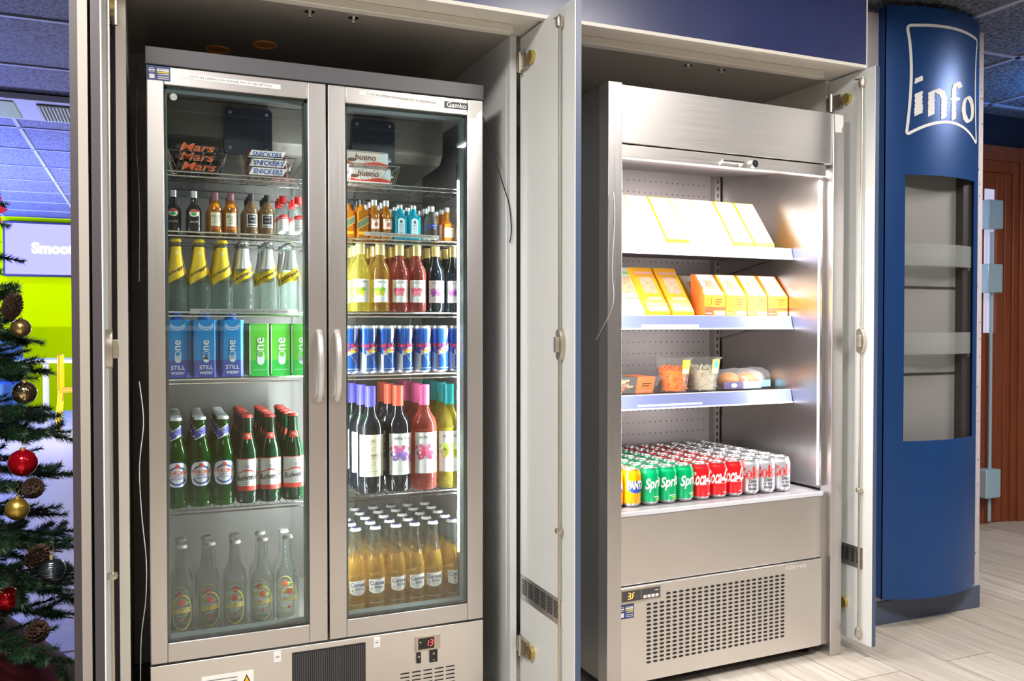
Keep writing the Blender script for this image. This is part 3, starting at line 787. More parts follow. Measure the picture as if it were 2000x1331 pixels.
def strip(t0, t1, z0, z1, n=14, th=.0):
    vs = []
    for j in (0, 1):
        for i in range(n+1):
            t = t0+(t1-t0)*i/n
            for dz in (z0, z1): vs.append((sx(t), sy(t)+j*.006, dz))
    fs = []
    q = 2*(n+1)
    for i in range(n):
        a = 2*i; fs += [(a, a+2, a+3, a+1), (q+a, q+a+1, q+a+3, q+a+2), (a, q+a, q+a+2, a+2), (a+1, a+3, q+a+3, q+a+1)]
    fs += [(0, 1, q+1, q), (2*n, q+2*n, q+2*n+1, 2*n+1)]
    b.add(vs, fs)
strip(0, 1, gz1, ZT); strip(0, 1, ZB, gz0); strip(0, tl, gz0, gz1, 5); strip(tr, 1, gz0, gz1, 5)
b.box(X0, X0+.003, 2.300, 2.335, ZB, ZT); b.box(X1-.003, X1, 2.300, 2.335, ZB, ZT)
b.build('curved_front', M['bluesheet'], st, O, ang=25)
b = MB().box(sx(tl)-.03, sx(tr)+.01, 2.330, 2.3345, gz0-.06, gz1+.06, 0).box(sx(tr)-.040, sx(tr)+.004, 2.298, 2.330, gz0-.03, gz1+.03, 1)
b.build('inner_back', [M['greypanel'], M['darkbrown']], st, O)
for z in (.985, 1.305):
    b = MB()
    x0, x1 = sx(tl)-.01, sx(tr)-.012
    N = 12; vs = []
    for q_ in range(N+1):
        t = tl-.02+(tr-tl+.01)*q_/N; yy = sy(t)+.010
        vs += [(sx(t), yy, z), (sx(t), yy, z+.080), (sx(t), yy+.003, z+.080), (sx(t), yy+.003, z+.003), (sx(t), 2.329, z+.003), (sx(t), 2.329, z)]
    fs = [(6*a+k, 6*(a+1)+k, 6*(a+1)+(k+1) % 6, 6*a+(k+1) % 6) for a in range(N) for k in range(6)]
    b.add(vs, fs+[(0, 5, 4, 3, 2, 1), tuple(6*N+k for k in range(6))])
    b.build('leaflet_shelf', M['acrylic'], st, O)
    MB().lathe([(.004, -.012), (.004, 0)], 8, (x1-.02, 2.28, z)).build('shelf_pin', M['chrome'], st, O)
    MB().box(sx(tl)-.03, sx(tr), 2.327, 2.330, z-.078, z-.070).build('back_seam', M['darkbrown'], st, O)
# frame line and hand-hatched letters
b = MB()
lx, rx = 2.490, 2.855
def q(p0, p1, p2, n=12): return [((1-t)**2*p0[0]+2*t*(1-t)*p1[0]+t*t*p2[0], (1-t)**2*p0[1]+2*t*(1-t)*p1[1]+t*t*p2[1]) for t in [i/n for i in range(n)]]
zt, zb = 2.157, 1.772
def lerp(a, b, t): return a+(b-a)*t
path = q((lx, zt-.015), (lx, zt), (lx+.014, zt))+q((lx+.014, zt), ((lx+rx)/2, zt+.012), (rx-.014, zt))+q((rx-.014, zt), (rx, zt), (rx, zt-.015), 6)
path += q((rx, zt-.015), (rx-.028, (zt+zb)/2+.05), (rx, zb+.012))+q((rx, zb+.012), (rx+.002, zb-.004), (rx-.014, zb+.006), 6)+q((rx-.014, zb+.006), ((lx+rx)/2, zb+.098), (lx+.014, zb+.006), 20)
path += q((lx+.014, zb+.006), (lx-.002, zb-.006), (lx, zb+.014), 6)+q((lx, zb+.014), (lx+.028, (zt+zb)/2+.05), (lx, zt-.015))
n = len(path); vs = []
for i, p in enumerate(path):
    a, c = Vector(path[i-1]), Vector(path[(i+1) % n]); d = (c-a).normalized(); nn = Vector((-d.y, d.x))*.0052
    vs += [sheet(p[0]+nn.x, p[1]+nn.y, .0012), sheet(p[0]-nn.x, p[1]-nn.y, .0012)]
b.add(vs, [(2*i, 2*i+1, 2*((i+1) % n)+1, 2*((i+1) % n)) for i in range(n)])
b.build('logo_outline', M['white'], st, O, smooth=False)
b = MB()
def hatch(pts, wdt, n=26):
    """a thick scribbled stroke: short slanted dashes set closely along a path"""
    L = [0]
    for p, r in zip(pts, pts[1:]): L.append(L[-1]+math.dist(p, r))
    m = max(4, int(L[-1]/.0044))
    for i in range(m+1):
        s = L[-1]*i/m; k = max(j for j in range(len(L)) if L[j] <= s+1e-9); k = min(k, len(pts)-2)
        t = (s-L[k])/(L[k+1]-L[k]); x = lerp(pts[k][0], pts[k+1][0], t); z = lerp(pts[k][1], pts[k+1][1], t)
        hw = wdt*random.uniform(.88, 1.12); th = .0028; sl = .45
        b.add([sheet(x-hw, z-hw*sl-th, .0012), sheet(x+hw, z+hw*sl-th, .0012), sheet(x+hw, z+hw*sl+th, .0012), sheet(x-hw, z-hw*sl+th, .0012)], [(0, 1, 2, 3)])
for strokes in ((([(2.532, 1.845), (2.532, 1.918)], .0150),), (([(2.532, 1.960), (2.532, 1.972)], .0145),),
                (([(2.583, 1.845), (2.583, 1.925)], .0135), ([(2.585, 1.920), (2.605, 1.934), (2.630, 1.926), (2.640, 1.908), (2.640, 1.838)], .0135)),
                (([(2.690, 1.838), (2.690, 1.945), (2.698, 1.966), (2.714, 1.970), (2.726, 1.958)], .0125), ([(2.680, 1.912), (2.716, 1.912)], .011)),
                (([(2.783+.034*math.sin(a), 1.885-.044*math.cos(a)) for a in [2*PI*i/20 for i in range(21)]], .0130),)):
    b = MB()
    for pts, wd in strokes: hatch(pts, wd)
    b.build('letter', M['white'], st, O, smooth=False)
MB().box(2.362, 2.374, 2.318, 2.330, .10, .13).build('sheet_clip', M['white'], st, O)

# ================================================================= goods: shared pieces
M['cl'] = glassy('clear_bottle_glass', (.96, .98, .97), (.12, .14, .13), .06, .55)
M['water'] = glassy('clear_drink', (.93, .97, .95), (.30, .36, .34), .10, .60)
M['greenb'] = glassy('bright_green_glass', (.26, .66, .12), (.008, .14, .012), .28, .88)
M['dgreenb'] = glassy('dark_green_glass', (.10, .32, .16), (.006, .05, .02), .72, .98)
M['redw'] = glassy('dark_wine_glass', (.06, .08, .10), (.008, .012, .018), .88, 1)
M['rose'] = glassy('rose_wine', (.93, .52, .44), (.40, .10, .08), .26, .85)
M['white_w'] = glassy('pale_gold_wine', (.95, .90, .48), (.45, .40, .08), .20, .8)
M['gold_w'] = glassy('golden_wine', (.95, .80, .42), (.45, .28, .06), .24, .8)
M['lager'] = glassy('golden_lager', (.96, .84, .45), (.55, .34, .05), .26, .70)
M['whisky'] = glassy('amber_spirit', (.85, .45, .08), (.45, .17, .01), .55, .95)
M['blueg'] = glassy('turquoise_glass', (.20, .75, .88), (.01, .40, .55), .50, .95)
M['darkcream'] = pbr('opaque_dark_bottle', (.02, .018, .016), .12)
M['gold'] = pbr('gold_cap', (.72, .58, .25), .35, .6)
M['silver'] = pbr('silver_cap', (.75, .76, .78), .3, .85)
M['lbl'] = pbr('label_white', (.82, .82, .80), .5)
M['cream_l'] = pbr('label_cream', (.80, .76, .58), .5)
def C(name, col, r=.45, metal=0):
    if name not in M: M[name] = pbr(name, col, r, metal)
    return M[name]
C('ye', (.95, .66, .01), .35); C('re', (.70, .02, .02)); C('bl', (.02, .06, .45)); C('gr', (.02, .42, .12)); C('bk', (.015, .015, .02)); C('pk', (.80, .10, .30)); C('pu', (.35, .05, .42))
C('lg', (.35, .62, .04)); C('or', (.95, .30, .01)); C('cy', (.03, .48, .55)); C('wh', (.85, .85, .85)); C('gy', (.3, .31, .33)); C('dk', (.06, .10, .16))
def crown(mb, r, z, h=.007, mi=0):
    mb.lathe([(r*.98, z), (r*1.08, z+.0005), (r*1.0, z+h*.55), (r*.86, z+h), (.0004, z+h)], 22, mi=mi, wob=lambda k: 1.03 if k % 2 else .97)
def screw(mb, r, z0, z1, mi=0):
    mb.lathe([(r, z0), (r, z1-.0008), (r-.0008, z1), (.0004, z1)], 18, mi=mi)
def bottle(name, prof, mats, capf, capm, labels=(), mfun=None, seg=22, wob=None, top=None):
    root = empty(name)
    b = MB().lathe([(.0004, .002)]+prof, seg, mfun=mfun, wob=wob); b.build('bottle_body', mats, root, ang=50)
    if capf:
        b = MB(); capf(b); b.build('cap', capm, root, ang=40)
    r = prof_r(prof); Rm = max(p[0] for p in prof)
    for nm, ms, fn in labels:
        b = MB(); fn(b, cyl(Rm, r), r); b.build(nm, ms, root, ang=60)
    return Kind(root)
def lay(kind, xs, y, z, desc, cat, group, rows=1, dy=.065, cols=None, place=lambda x, y, z: (x, y, z), rz=0, jit=.002, turn=.12, where='', dx=0):
    """columns of one kind, each column going back from the front edge of the shelf"""
    names = cols or (['leftmost', 'second', 'third', 'fourth', 'fifth', 'sixth', 'seventh'][:len(xs)] if len(xs) > 1 else ['only'])
    for x, cn in zip(xs, names):
        for k in range(rows):
            X = x+random.uniform(-jit, jit)+dx*k
            cn2 = '' if cn == 'only' else cn+' column, '
            kind.put(place(X, y+k*dy+random.uniform(-jit, jit), z), rz+random.uniform(-turn, turn), f'{desc}, {cn2}{ORD[k]} row{where}' if k or rows > 1 or cn == 'only' else f'{desc}, {cn} in its row{where}', cat, group)

# ---------------------------------------------------------------- miniatures (second shelf, left)
def mini_prof(R0, H, sh=.60, nk=.0075): return [(R0*.9, 0), (R0, .003), (R0, H*sh), (R0*.85, H*(sh+.06)), (nk*1.1, H*(sh+.16)), (nk, H*.86), (nk, H*.90)]
Hm = .106
def l_cream(b, mp, r):
    b.mell(mp, 0, .047, .0125, .010, 0, .0003); b.mband(mp, lambda x: .049, lambda x: .049+.0075*max(0, 1-(x/.0115)**2)**.5, -.0115, .0115, 1, .0006)
    b.mell(mp, 0, .044, .007, .004, 2, .0006); b.mtext(mp, 'BAILEYS', 0, .024, None, .020, 3, .0005)
k_cream = bottle('miniature_bottle', mini_prof(.019, Hm, .52), M['darkcream'], lambda b: screw(b, .0088, .088, Hm), M['silver'], [('label', [M['cream_l'], C('ra', (.55, .08, .05)), M['gr'], M['cream_l']], l_cream)])
def l_bells(b, mp, r):
    b.mrect(mp, -.014, .014, .016, .052, 0); b.mtext(mp, "BELL'S", 0, .042, None, .020, 1); b.mrect(mp, -.015, .015, .008, .014, 2)
    for z in (.034, .030, .024): b.mrect(mp, -.006, .006, z, z+.001, 3, .0006, 4, 1)
k_bells = bottle('miniature_bottle', mini_prof(.0185, Hm), M['whisky'], lambda b: screw(b, .0088, .086, Hm), C('plum', (.22, .09, .12)), [('label', [M['cream_l'], M['bk'], C('rust', (.50, .13, .03)), M['ink']], l_bells), ('neck_label', M['or'], lambda b, mp, r: b.mrect(mp, -.009, .009, .066, .076, 0, .0004))])
def l_jack(b, mp, r):
    b.mrect(mp, -.015, .015, .018, .052, 0); b.mrect(mp, -.012, .012, .020, .050, 1, .0005); b.mtext(mp, "JACK", 0, .044, None, .014, 0, .0007); b.mtext(mp, "No.7", 0, .034, None, .012, 0, .0007); b.mrect(mp, -.011, .011, .023, .026, 0, .0007)
k_jack = bottle('miniature_bottle', mini_prof(.0185, Hm), glassy('amber_grey', (.75, .62, .45), (.3, .2, .1), .4, .9), lambda b: screw(b, .0088, .088, Hm), M['bk'], [('label', [M['lbl'], M['bk']], l_jack)])
def l_smir(b, mp, r):
    b.mrect(mp, -.014, .014, .010, .050, 0); b.mband(mp, lambda x: .043, lambda x: .050+.004*math.cos(x*90), -.014, .014, 1, .0005); b.mtext(mp, 'SMIRNOFF', 0, .0465, None, .018, 2, .0008)
    b.mring(mp, 0, .031, .006, .006, .001, 3, .0005); b.mrect(mp, -.008, .008, .018, .020, 3, .0005, 5, 1)
k_smir = bottle('miniature_bottle', mini_prof(.0180, .110), M['cl'], lambda b: screw(b, .0094, .086, .106), M['re'], [('label', [M['lbl'], M['re'], M['wh'], M['gy']], l_smir)])
G = 'miniature spirit bottles on the left second shelf'
ZM = 1.3345
lay(k_cream, [.062, .114], 2.39, ZM, 'black cream liqueur miniature with oval label', 'bottle', G, 3, .050)
lay(k_bells, [.166, .206], 2.39, ZM, 'amber whisky miniature with cream square label', 'bottle', G, 3, .050)
lay(k_jack, [.256, .300], 2.39, ZM, 'whiskey miniature with black and white label', 'bottle', G, 3, .050)
lay(k_smir, [.340, .378], 2.39, ZM, 'clear vodka miniature with red cap', 'bottle', G, 3, .050)
# right side: square and round miniatures
def square_bottle(name, W, H, sh, mats, capf, capm, labels, nk=.0085):
    root = empty(name); h = W/2; c = h*.72
    b = MB().prism([(-c, -h), (c, -h), (h, -c), (h, c), (c, h), (-c, h), (-h, c), (-h, -c)], .001, H*sh, 0, 'Z')
    b.lathe([(h*1.02, H*sh), (h*.8, H*(sh+.05)), (nk, H*(sh+.12)), (nk, H*.90)], 16)
    b.build('bottle_body', mats, root, ang=40); b = MB(); capf(b); b.build('cap', capm, root)
    for nm, ms, fn in labels:
        b = MB(); fn(b, flat(-h)); b.build(nm, ms, root)
    return Kind(root)
def l_jw(b, mp):
    b.mband(mp, lambda x: .034+x*.6, lambda x: .052+x*.6, -.016, .016, 0, .0004); b.mband(mp, lambda x: .052+x*.6, lambda x: .054+x*.6, -.016, .016, 1, .0004); b.mband(mp, lambda x: .032+x*.6, lambda x: .034+x*.6, -.016, .016, 1, .0004)
    b.mrect(mp, -.013, .013, .010, .018, 2, .0004)
k_jw = square_bottle('miniature_bottle', .033, .110, .68, M['whisky'], lambda b: screw(b, .0095, .095, .108), M['bk'], [('label', [C('olive', (.10, .14, .06)), M['gold'], M['or']], l_jw)])
def l_gr(b, mp, r):
    b.mrect(mp, -.014, .014, .028, .056, 0); b.mell(mp, .001, .040, .005, .006, 1, .0005); b.mband(mp, lambda x: .037, lambda x: .050-x*.8, .001, .007, 1, .0006, 4); b.mrect(mp, -.011, .011, .020, .0225, 2); b.mrect(mp, -.009, .009, .052, .054, 2, .0006)
k_gr = bottle('miniature_bottle', mini_prof(.0180, .110, .62), M['whisky'], lambda b: screw(b, .0088, .094, .110), M['silver'], [('label', [C('blush', (.80, .62, .52)), C('ru', (.42, .10, .06)), M['ink']], l_gr)])
def l_bom(b, mp):
    b.mrect(mp, -.010, .010, .010, .058, 0, .0004); b.mell(mp, 0, .052, .010, .010, 0, .0005); b.mell(mp, 0, .051, .004, .005, 1, .0008)
    for z in (.042, .039, .034, .029, .024, .019): b.mrect(mp, -.006, .006, z, z+.0012, 1, .0007, 1, 1)
k_bom = square_bottle('miniature_bottle', .035, .100, .66, M['blueg'], lambda b: screw(b, .0080, .088, .100), M['silver'], [('label', [C('icy', (.62, .78, .82)), M['dk']], l_bom)])
def l_abs(b, mp, r):
    b.mtext(mp, 'ABSOLUT', 0, .044, .006, .030, 0, .0005, .03); b.mtext(mp, 'VODKA', 0, .036, .004, .018, 0, .0005, .02); b.mrect(mp, -.016, .016, .004, .014, 1)
k_abs = bottle('miniature_bottle', mini_prof(.0185, .098, .62, .010), M['cl'], lambda b: screw(b, .0105, .086, .100), M['silver'], [('label', [M['bl'], M['lbl']], l_abs)])
def l_coi(b, mp):
    b.mrect(mp, -.014, .014, .012, .040, 0); b.mtext(mp, 'Orange', 0, .033, None, .018, 1, .0006); b.mrect(mp, -.010, .010, .018, .020, 2, .0006, 1, 1); b.mrect(mp, -.008, .008, .024, .0255, 2, .0006, 1, 1)
k_coi = square_bottle('miniature_bottle', .038, .100, .50, glassy('orange_liqueur', (.95, .50, .12), (.60, .22, .02), .5, .95), lambda b: screw(b, .0085, .086, .100), M['silver'], [('label', [M['cream_l'], M['or'], M['ink']], lambda b, mp: (b.mrect(mp, -.014, .014, .012, .040, 0), b.mrect(mp, -.010, .010, .018, .020, 2, .0006, 1, 1), b.mrect(mp, -.010, .010, .031, .034, 1, .0006, 1, 1)))])
G = 'miniature spirit bottles on the right second shelf'
lay(k_jw, [.517, .556], 2.39, ZM, 'square amber whisky miniature with slanted label', 'bottle', G, 3, .050, turn=.03)
lay(k_gr, [.592, .627], 2.39, ZM, 'amber whisky miniature with pinkish bird label', 'bottle', G, 3, .050)
lay(k_bom, [.665, .705], 2.39, ZM, 'turquoise square gin miniature with arched label', 'bottle', G, 3, .050, turn=.03)
lay(k_abs, [.757], 2.39, ZM, 'clear vodka miniature with blue lettering', 'bottle', G, 3, .050)
lay(k_coi, [.808], 2.39, ZM, 'square orange liqueur miniature with cream label', 'bottle', G, 3, .050, turn=.03)

# ---------------------------------------------------------------- mixers
pm = [(.024, 0), (.0268, .004), (.0272, .055), (.0268, .085), (.0225, .110), (.0165, .135), (.0135, .158), (.0128, .175), (.0135, .180)]
full = PI*.0272
def l_sch_y(b, mp, r):
    b.mband(mp, lambda x: .082+.55*x if abs(x) < .03 else .082, lambda x: .166, -full, full, 0, .0004, 40, 6)
    b.mtext(mp, 'Schweppes', 0, .1045, None, .060, 1, .0009, .022, .35, 0, .55); b.mell(mp, 0, .150, .006, .006, 2, .0008)
def l_sch_w(b, mp, r):
    b.mband(mp, lambda x: .112, lambda x: .166, -full, full, 0, .0003, 40, 5); b.mband(mp, lambda x: .084+.55*x if abs(x) < .03 else .084, lambda x: .108+.55*x if abs(x) < .03 else .108, -full, full, 1, .0007, 40, 3)
    b.mtext(mp, 'Schweppes', 0, .0965, None, .060, 2, .0011, .022, .35, 0, .55)
k_sy = bottle('tonic_bottle', pm, M['water'], lambda b: crown(b, .0135, .178, .008), M['ye'], [('label', [M['ye'], M['bk'], C('pale_y', (.95, .85, .45))], l_sch_y)])
k_sw = bottle('tonic_bottle', pm, M['water'], lambda b: crown(b, .0135, .178, .008), M['silver'], [('label', [C('pearl', (.75, .78, .80), .3, .3), M['ye'], M['bk']], l_sch_w)])
G = 'small mixer bottles on the left third shelf'
lay(k_sy, [.068, .125, .181], 2.395, 1.129, 'small tonic bottle with yellow neck sleeve', 'bottle', G, 3, .062)
lay(k_sw, [.238, .300, .358], 2.395, 1.129, 'small soda bottle with white neck and yellow band', 'bottle', G, 3, .062)

# ---------------------------------------------------------------- water cartons
def carton(W, D, H, mats, decor, cap=True, ch=.010):
    root = empty('drink_carton'); x, y = W/2, D/2
    pts = [(-x+ch, -y), (x-ch, -y), (x, -y+ch), (x, y-ch), (x-ch, y), (-x+ch, y), (-x, y-ch), (-x, -y+ch)]
    b = MB()
    m = H*.30
    b.prism(pts, 0, m, 1, 'Z'); b.prism(pts, m, H, 0, 'Z'); b.build('carton_body', mats, root, ang=20)
    if cap:
        b = MB().lathe([(.016, H), (.016, H+.004), (.0125, H+.005), (.0125, H+.020), (.0004, H+.020)], 20); b.build('cap', C('capblue', (.02, .16, .65)), root)
    b = MB(); decor(b, flat(-y)); b.build('printing', [M['wh'], M['bl'], C('pale', (.75, .85, .88)), mats[0]], root)
    return Kind(root)
def pill(b, mp, x, z, h, s=1.0):
    b.mrect(mp, x-h*.5, x+h*.5, z-h*.55, z+h*.35, 2, .0004, 1, 1); b.mell(mp, x, z-h*.55, h*.5, h*.5, 2, .0004); b.mell(mp, x, z+h*.40, h*.5, h*.5, 2, .0004); b.mell(mp, x, z+h*.42, h*.36, h*.36, 3, .0007)
def d_one(b, mp):
    pill(b, mp, 0, .055, .0155); b.mtext(mp, 'ne', .0, .084, None, None or .026, 0, .0006, .01, 0, PI/2)
    b.mtext(mp, 'STILL', 0, .026, None, .034, 0, .0006, .014); b.mtext(mp, 'water', 0, .0125, None, .034, 0, .0006, .008)
    b.mring(mp, 0, .150, .020, .022, .0016, 2, .0005, R(205), R(335)); b.mring(mp, 0, .145, .021, .022, .0014, 2, .0005, R(205), R(335))
def d_oneg(b, mp):
    pill(b, mp, .004, .050, .019); b.mtext(mp, 'ne', .004, .086, None, .034, 0, .0006, .01, 0, PI/2)
    b.mrect(mp, -.0245, -.0225, .005, .136, 0, .0005, 1, 1); b.mrect(mp, -.016, .020, .016, .0168, 2, .0005, 1, 1)  # tall white stripe is a painted highlight along the carton edge
C('oneb', (.01, .27, .68), .3); C('oneb2', (.06, .11, .48), .3); C('oneg', (.12, .60, .06), .3); C('oneg2', (.03, .50, .08), .3)
k_one = carton(.062, .060, .150, [M['oneb'], M['oneb2']], d_one); k_oneg = carton(.052, .052, .140, [M['oneg'], M['oneg2']], d_oneg, False, .004)
G = 'water cartons on the left fourth shelf'
lay(k_one, [.071, .138, .206], 2.40, .955, 'blue still water carton with blue screw cap', 'carton', G, 2, .068, turn=.04)
lay(k_oneg, [.274, .329, .385], 2.40, .955, 'bright green water carton with upright white lettering', 'carton', G, 2, .060, turn=.04)

# ---------------------------------------------------------------- beers
pp = [(.0275, 0), (.0298, .004), (.0302, .120), (.0285, .138), (.020, .165), (.0148, .185), (.0132, .215), (.0132, .222), (.0145, .224), (.0145, .228)]
def l_per(b, mp, r):
    b.mell(mp, 0, .087, .0305, .0330, 1, .0003, 2.7); b.mell(mp, 0, .087, .0290, .0315, 0, .0006, 2.7)
    b.mring(mp, 0, .084, .0240, .024, .0042, 1, .0010, R(205), R(335)); b.mring(mp, 0, .088, .0235, .021, .0045, 1, .0010, R(35), R(145)); b.mell(mp, 0, .1095, .0058, .0055, 2, .0014)
    b.mtext(mp, 'PERONI', 0, .0925, .0105, .050, 2, .0014, .015); b.mtext(mp, 'NASTRO', 0, .0835, None, .026, 1, .0014); b.mtext(mp, 'AZZURRO', 0, .0770, .0045, .036, 1, .0014, .01)
def n_per(b, mp, r):
    f = PI*.0302
    b.mband(mp, lambda x: .180+.25*x*(abs(x) < .03), lambda x: .206+.25*x*(abs(x) < .03), -f, f, 0, .0004, 40, 2); b.mband(mp, lambda x: .183+.25*x*(abs(x) < .03), lambda x: .203+.25*x*(abs(x) < .03), -f, f, 1, .0007, 40, 2)
    b.mtext(mp, 'PERONI', 0, .199, None, .024, 0, .0012, 0, 0, 0, .25)
    for z in (.193, .189): b.mrect(mp, -.012, .012, z, z+.001, 0, .0010, 6, 1)
k_per = bottle('beer_bottle', pp, M['greenb'], lambda b: crown(b, .0145, .226, .008), C('capw', (.78, .78, .80)), [('label', [M['lbl'], M['bl'], C('pred', (.75, .10, .08))], l_per), ('neck_label', [M['lbl'], M['bl']], n_per)])
def l_bud(b, mp, r):
    b.mrect(mp, -.037, .037, .046, .118, 0, .0003, 16); b.mrect(mp, -.037, .037, .034, .0465, 1, .0005, 16); b.mrect(mp, -.037, .037, .1175, .1195, 1, .0006, 16)
    b.mtext(mp, 'Budweiser', 0, .070, .015, .064, 2, .0009, .012, .4, 0, .10); b.mring(mp, 0, .098, .012, .012, .0010, 3, .0006); b.mell(mp, 0, .098, .005, .005, 3, .0006)
    b.mband(mp, lambda x: .0825+.004*math.cos(x*100), lambda x: .0855+.005*math.cos(x*100), -.034, .034, 1, .0007)
    for z in (.056, .051): b.mrect(mp, -.022, .022, z, z+.0010, 3, .0006, 6, 1)
def n_bud(b, mp, r): b.mrect(mp, -.022, .022, .170, .186, 0, .0004, 14); b.mtext(mp, 'King', 0, .179, None, .018, 1, .0009)
k_bud = bottle('beer_bottle', pp, M['dgreenb'], lambda b: crown(b, .0145, .226, .008), C('capr', (.72, .08, .07)), [('label', [M['lbl'], C('budr', (.80, .07, .05)), M['bk'], C('sil', (.45, .5, .55))], l_bud), ('neck_label', [C('budr', (.8, .07, .05)), M['lbl']], n_bud)])
G = 'beer bottles on the left fifth shelf'
lay(k_per, [.066, .124, .183], 2.40, .616, 'green beer bottle with white oval label', 'bottle', G, 5, .066)
lay(k_bud, [.244, .304, .363], 2.40, .616, 'dark green beer bottle with red and white label', 'bottle', G, 5, .066)
# cider on the base
pk = [(.0280, 0), (.0305, .004), (.0310, .125), (.0290, .142), (.0190, .160), (.0145, .182), (.0122, .225), (.0122, .232), (.0136, .234), (.0136, .238)]
def cider(fruit, leaf):
    def l(b, mp, r):
        b.mring(mp, 0, .074, .026, .046, .0014, 0, .0004, 0, 2*PI, 36); b.mell(mp, 0, .098, .0085, .0085, 1, .0006); b.mell(mp, .010, .097, .0070, .0045, 2, .0004); b.mell(mp, -.010, .095, .0050, .0035, 2, .0004)
        b.mtext(mp, 'KOPPARBERG', 0, .077, .013, .044, 0, .0008, .03, 0, 0, .12); b.mtext(mp, 'Premium', 0, .0655, None, .026, 3, .0006, 0, .3, 0, .2); b.mrect(mp, -.016, .016, .0855, .0862, 3, .0006); b.mell(mp, 0, .055, .004, .004, 1, .0006)
    return bottle('cider_bottle', pk, M['cl'], lambda b: crown(b, .0136, .236, .008), C('capc', (.42, .40, .38)), [('label', [C('kgold', (.75, .60, .10)), fruit, leaf, M['lbl']], l)])
k_k1 = cider(C('berry', (.70, .05, .10)), C('leafd', (.12, .35, .10))); k_k2 = cider(C('straw', (.85, .13, .06)), C('leafl', (.35, .65, .12)))
G = 'clear cider bottles on the chiller floor'
lay(k_k1, [.076, .145, .214], 2.405, .27, 'clear cider bottle with berry on the label', 'bottle', G, 2, .075, jit=.004, turn=.25)
lay(k_k2, [.286, .352], 2.405, .27, 'clear cider bottle with strawberry and lime label', 'bottle', G, 2, .075, jit=.004, turn=.2)

# ---------------------------------------------------------------- small wines
pw = [(.0255, 0), (.0280, .004), (.0283, .105), (.0255, .122), (.0170, .138), (.0125, .150), (.0120, .185)]
def wing(b, mp, x, z, s, m1, m2, off=.0008):
    for sg, sz in ((-1, 1), (1, .9)):
        for k, (a, l) in enumerate(((20, 1.0), (-15, .85), (50, .75), (-50, .9))):
            t = R(a); cx, cz = x+sg*s*.5*l*math.cos(t), z+s*.55*l*math.sin(t)
            u = (math.cos(t)*sg, math.sin(t)); v = (-u[1], u[0]); n = 10; vs = []
            for j in range(n):
                q = 2*PI*j/n; p, w_ = math.cos(q)*s*.52*l, math.sin(q)*s*.20*l*(1.2-.5*math.cos(q)*-1)
                vs.append(mp(cx+u[0]*p+v[0]*w_, cz+u[1]*p+v[1]*w_, off+.0002*k+(.0001 if sg > 0 else 0)))
            b.add(vs, [tuple(range(n))], m1 if k % 2 == 0 else m2)
def l_ws(b, mp, r):
    b.mrect(mp, -.025, .025, .026, .090, 0); wing(b, mp, -.004, .057, .018, 1, 2); b.mtext(mp, 'echo falls', 0, .083, None, .030, 3, .0006)
    for z in (.036, .031): b.mrect(mp, -.013, .013, z, z+.0008, 4, .0006, 5, 1)
def small_wine(glass, c1, c2): return bottle('wine_bottle', pw, glass, lambda b: screw(b, .0142, .160, .190), M['gold'], [('label', [M['lbl'], c1, c2, M['ink'], C('faint', (.6, .6, .6))], l_ws)])
k1 = small_wine(M['white_w'], M['lg'], C('yg', (.70, .75, .05))); k1b = small_wine(M['gold_w'], M['lg'], M['yg']); k2 = small_wine(M['rose'], C('pk2', (.80, .12, .25)), C('pk3', (.85, .25, .30))); k3 = small_wine(M['redw'], C('mauve', (.60, .22, .60)), C('violet', (.38, .10, .48)))
G = 'small wine bottles with gold caps on the right third shelf'
lay(k1, [.553], 2.395, 1.130, 'small pale white wine bottle with green leaf label', 'bottle', G, 4, .066)
lay(k1b, [.609], 2.395, 1.130, 'small golden wine bottle with green leaf label', 'bottle', G, 4, .066)
lay(k2, [.664, .717], 2.395, 1.130, 'small rose wine bottle with pink leaf label', 'bottle', G, 3, .066, cols=['left', 'right'])
lay(k3, [.772, .829], 2.395, 1.130, 'small red wine bottle with purple leaf label', 'bottle', G, 3, .066, cols=['left', 'right'])

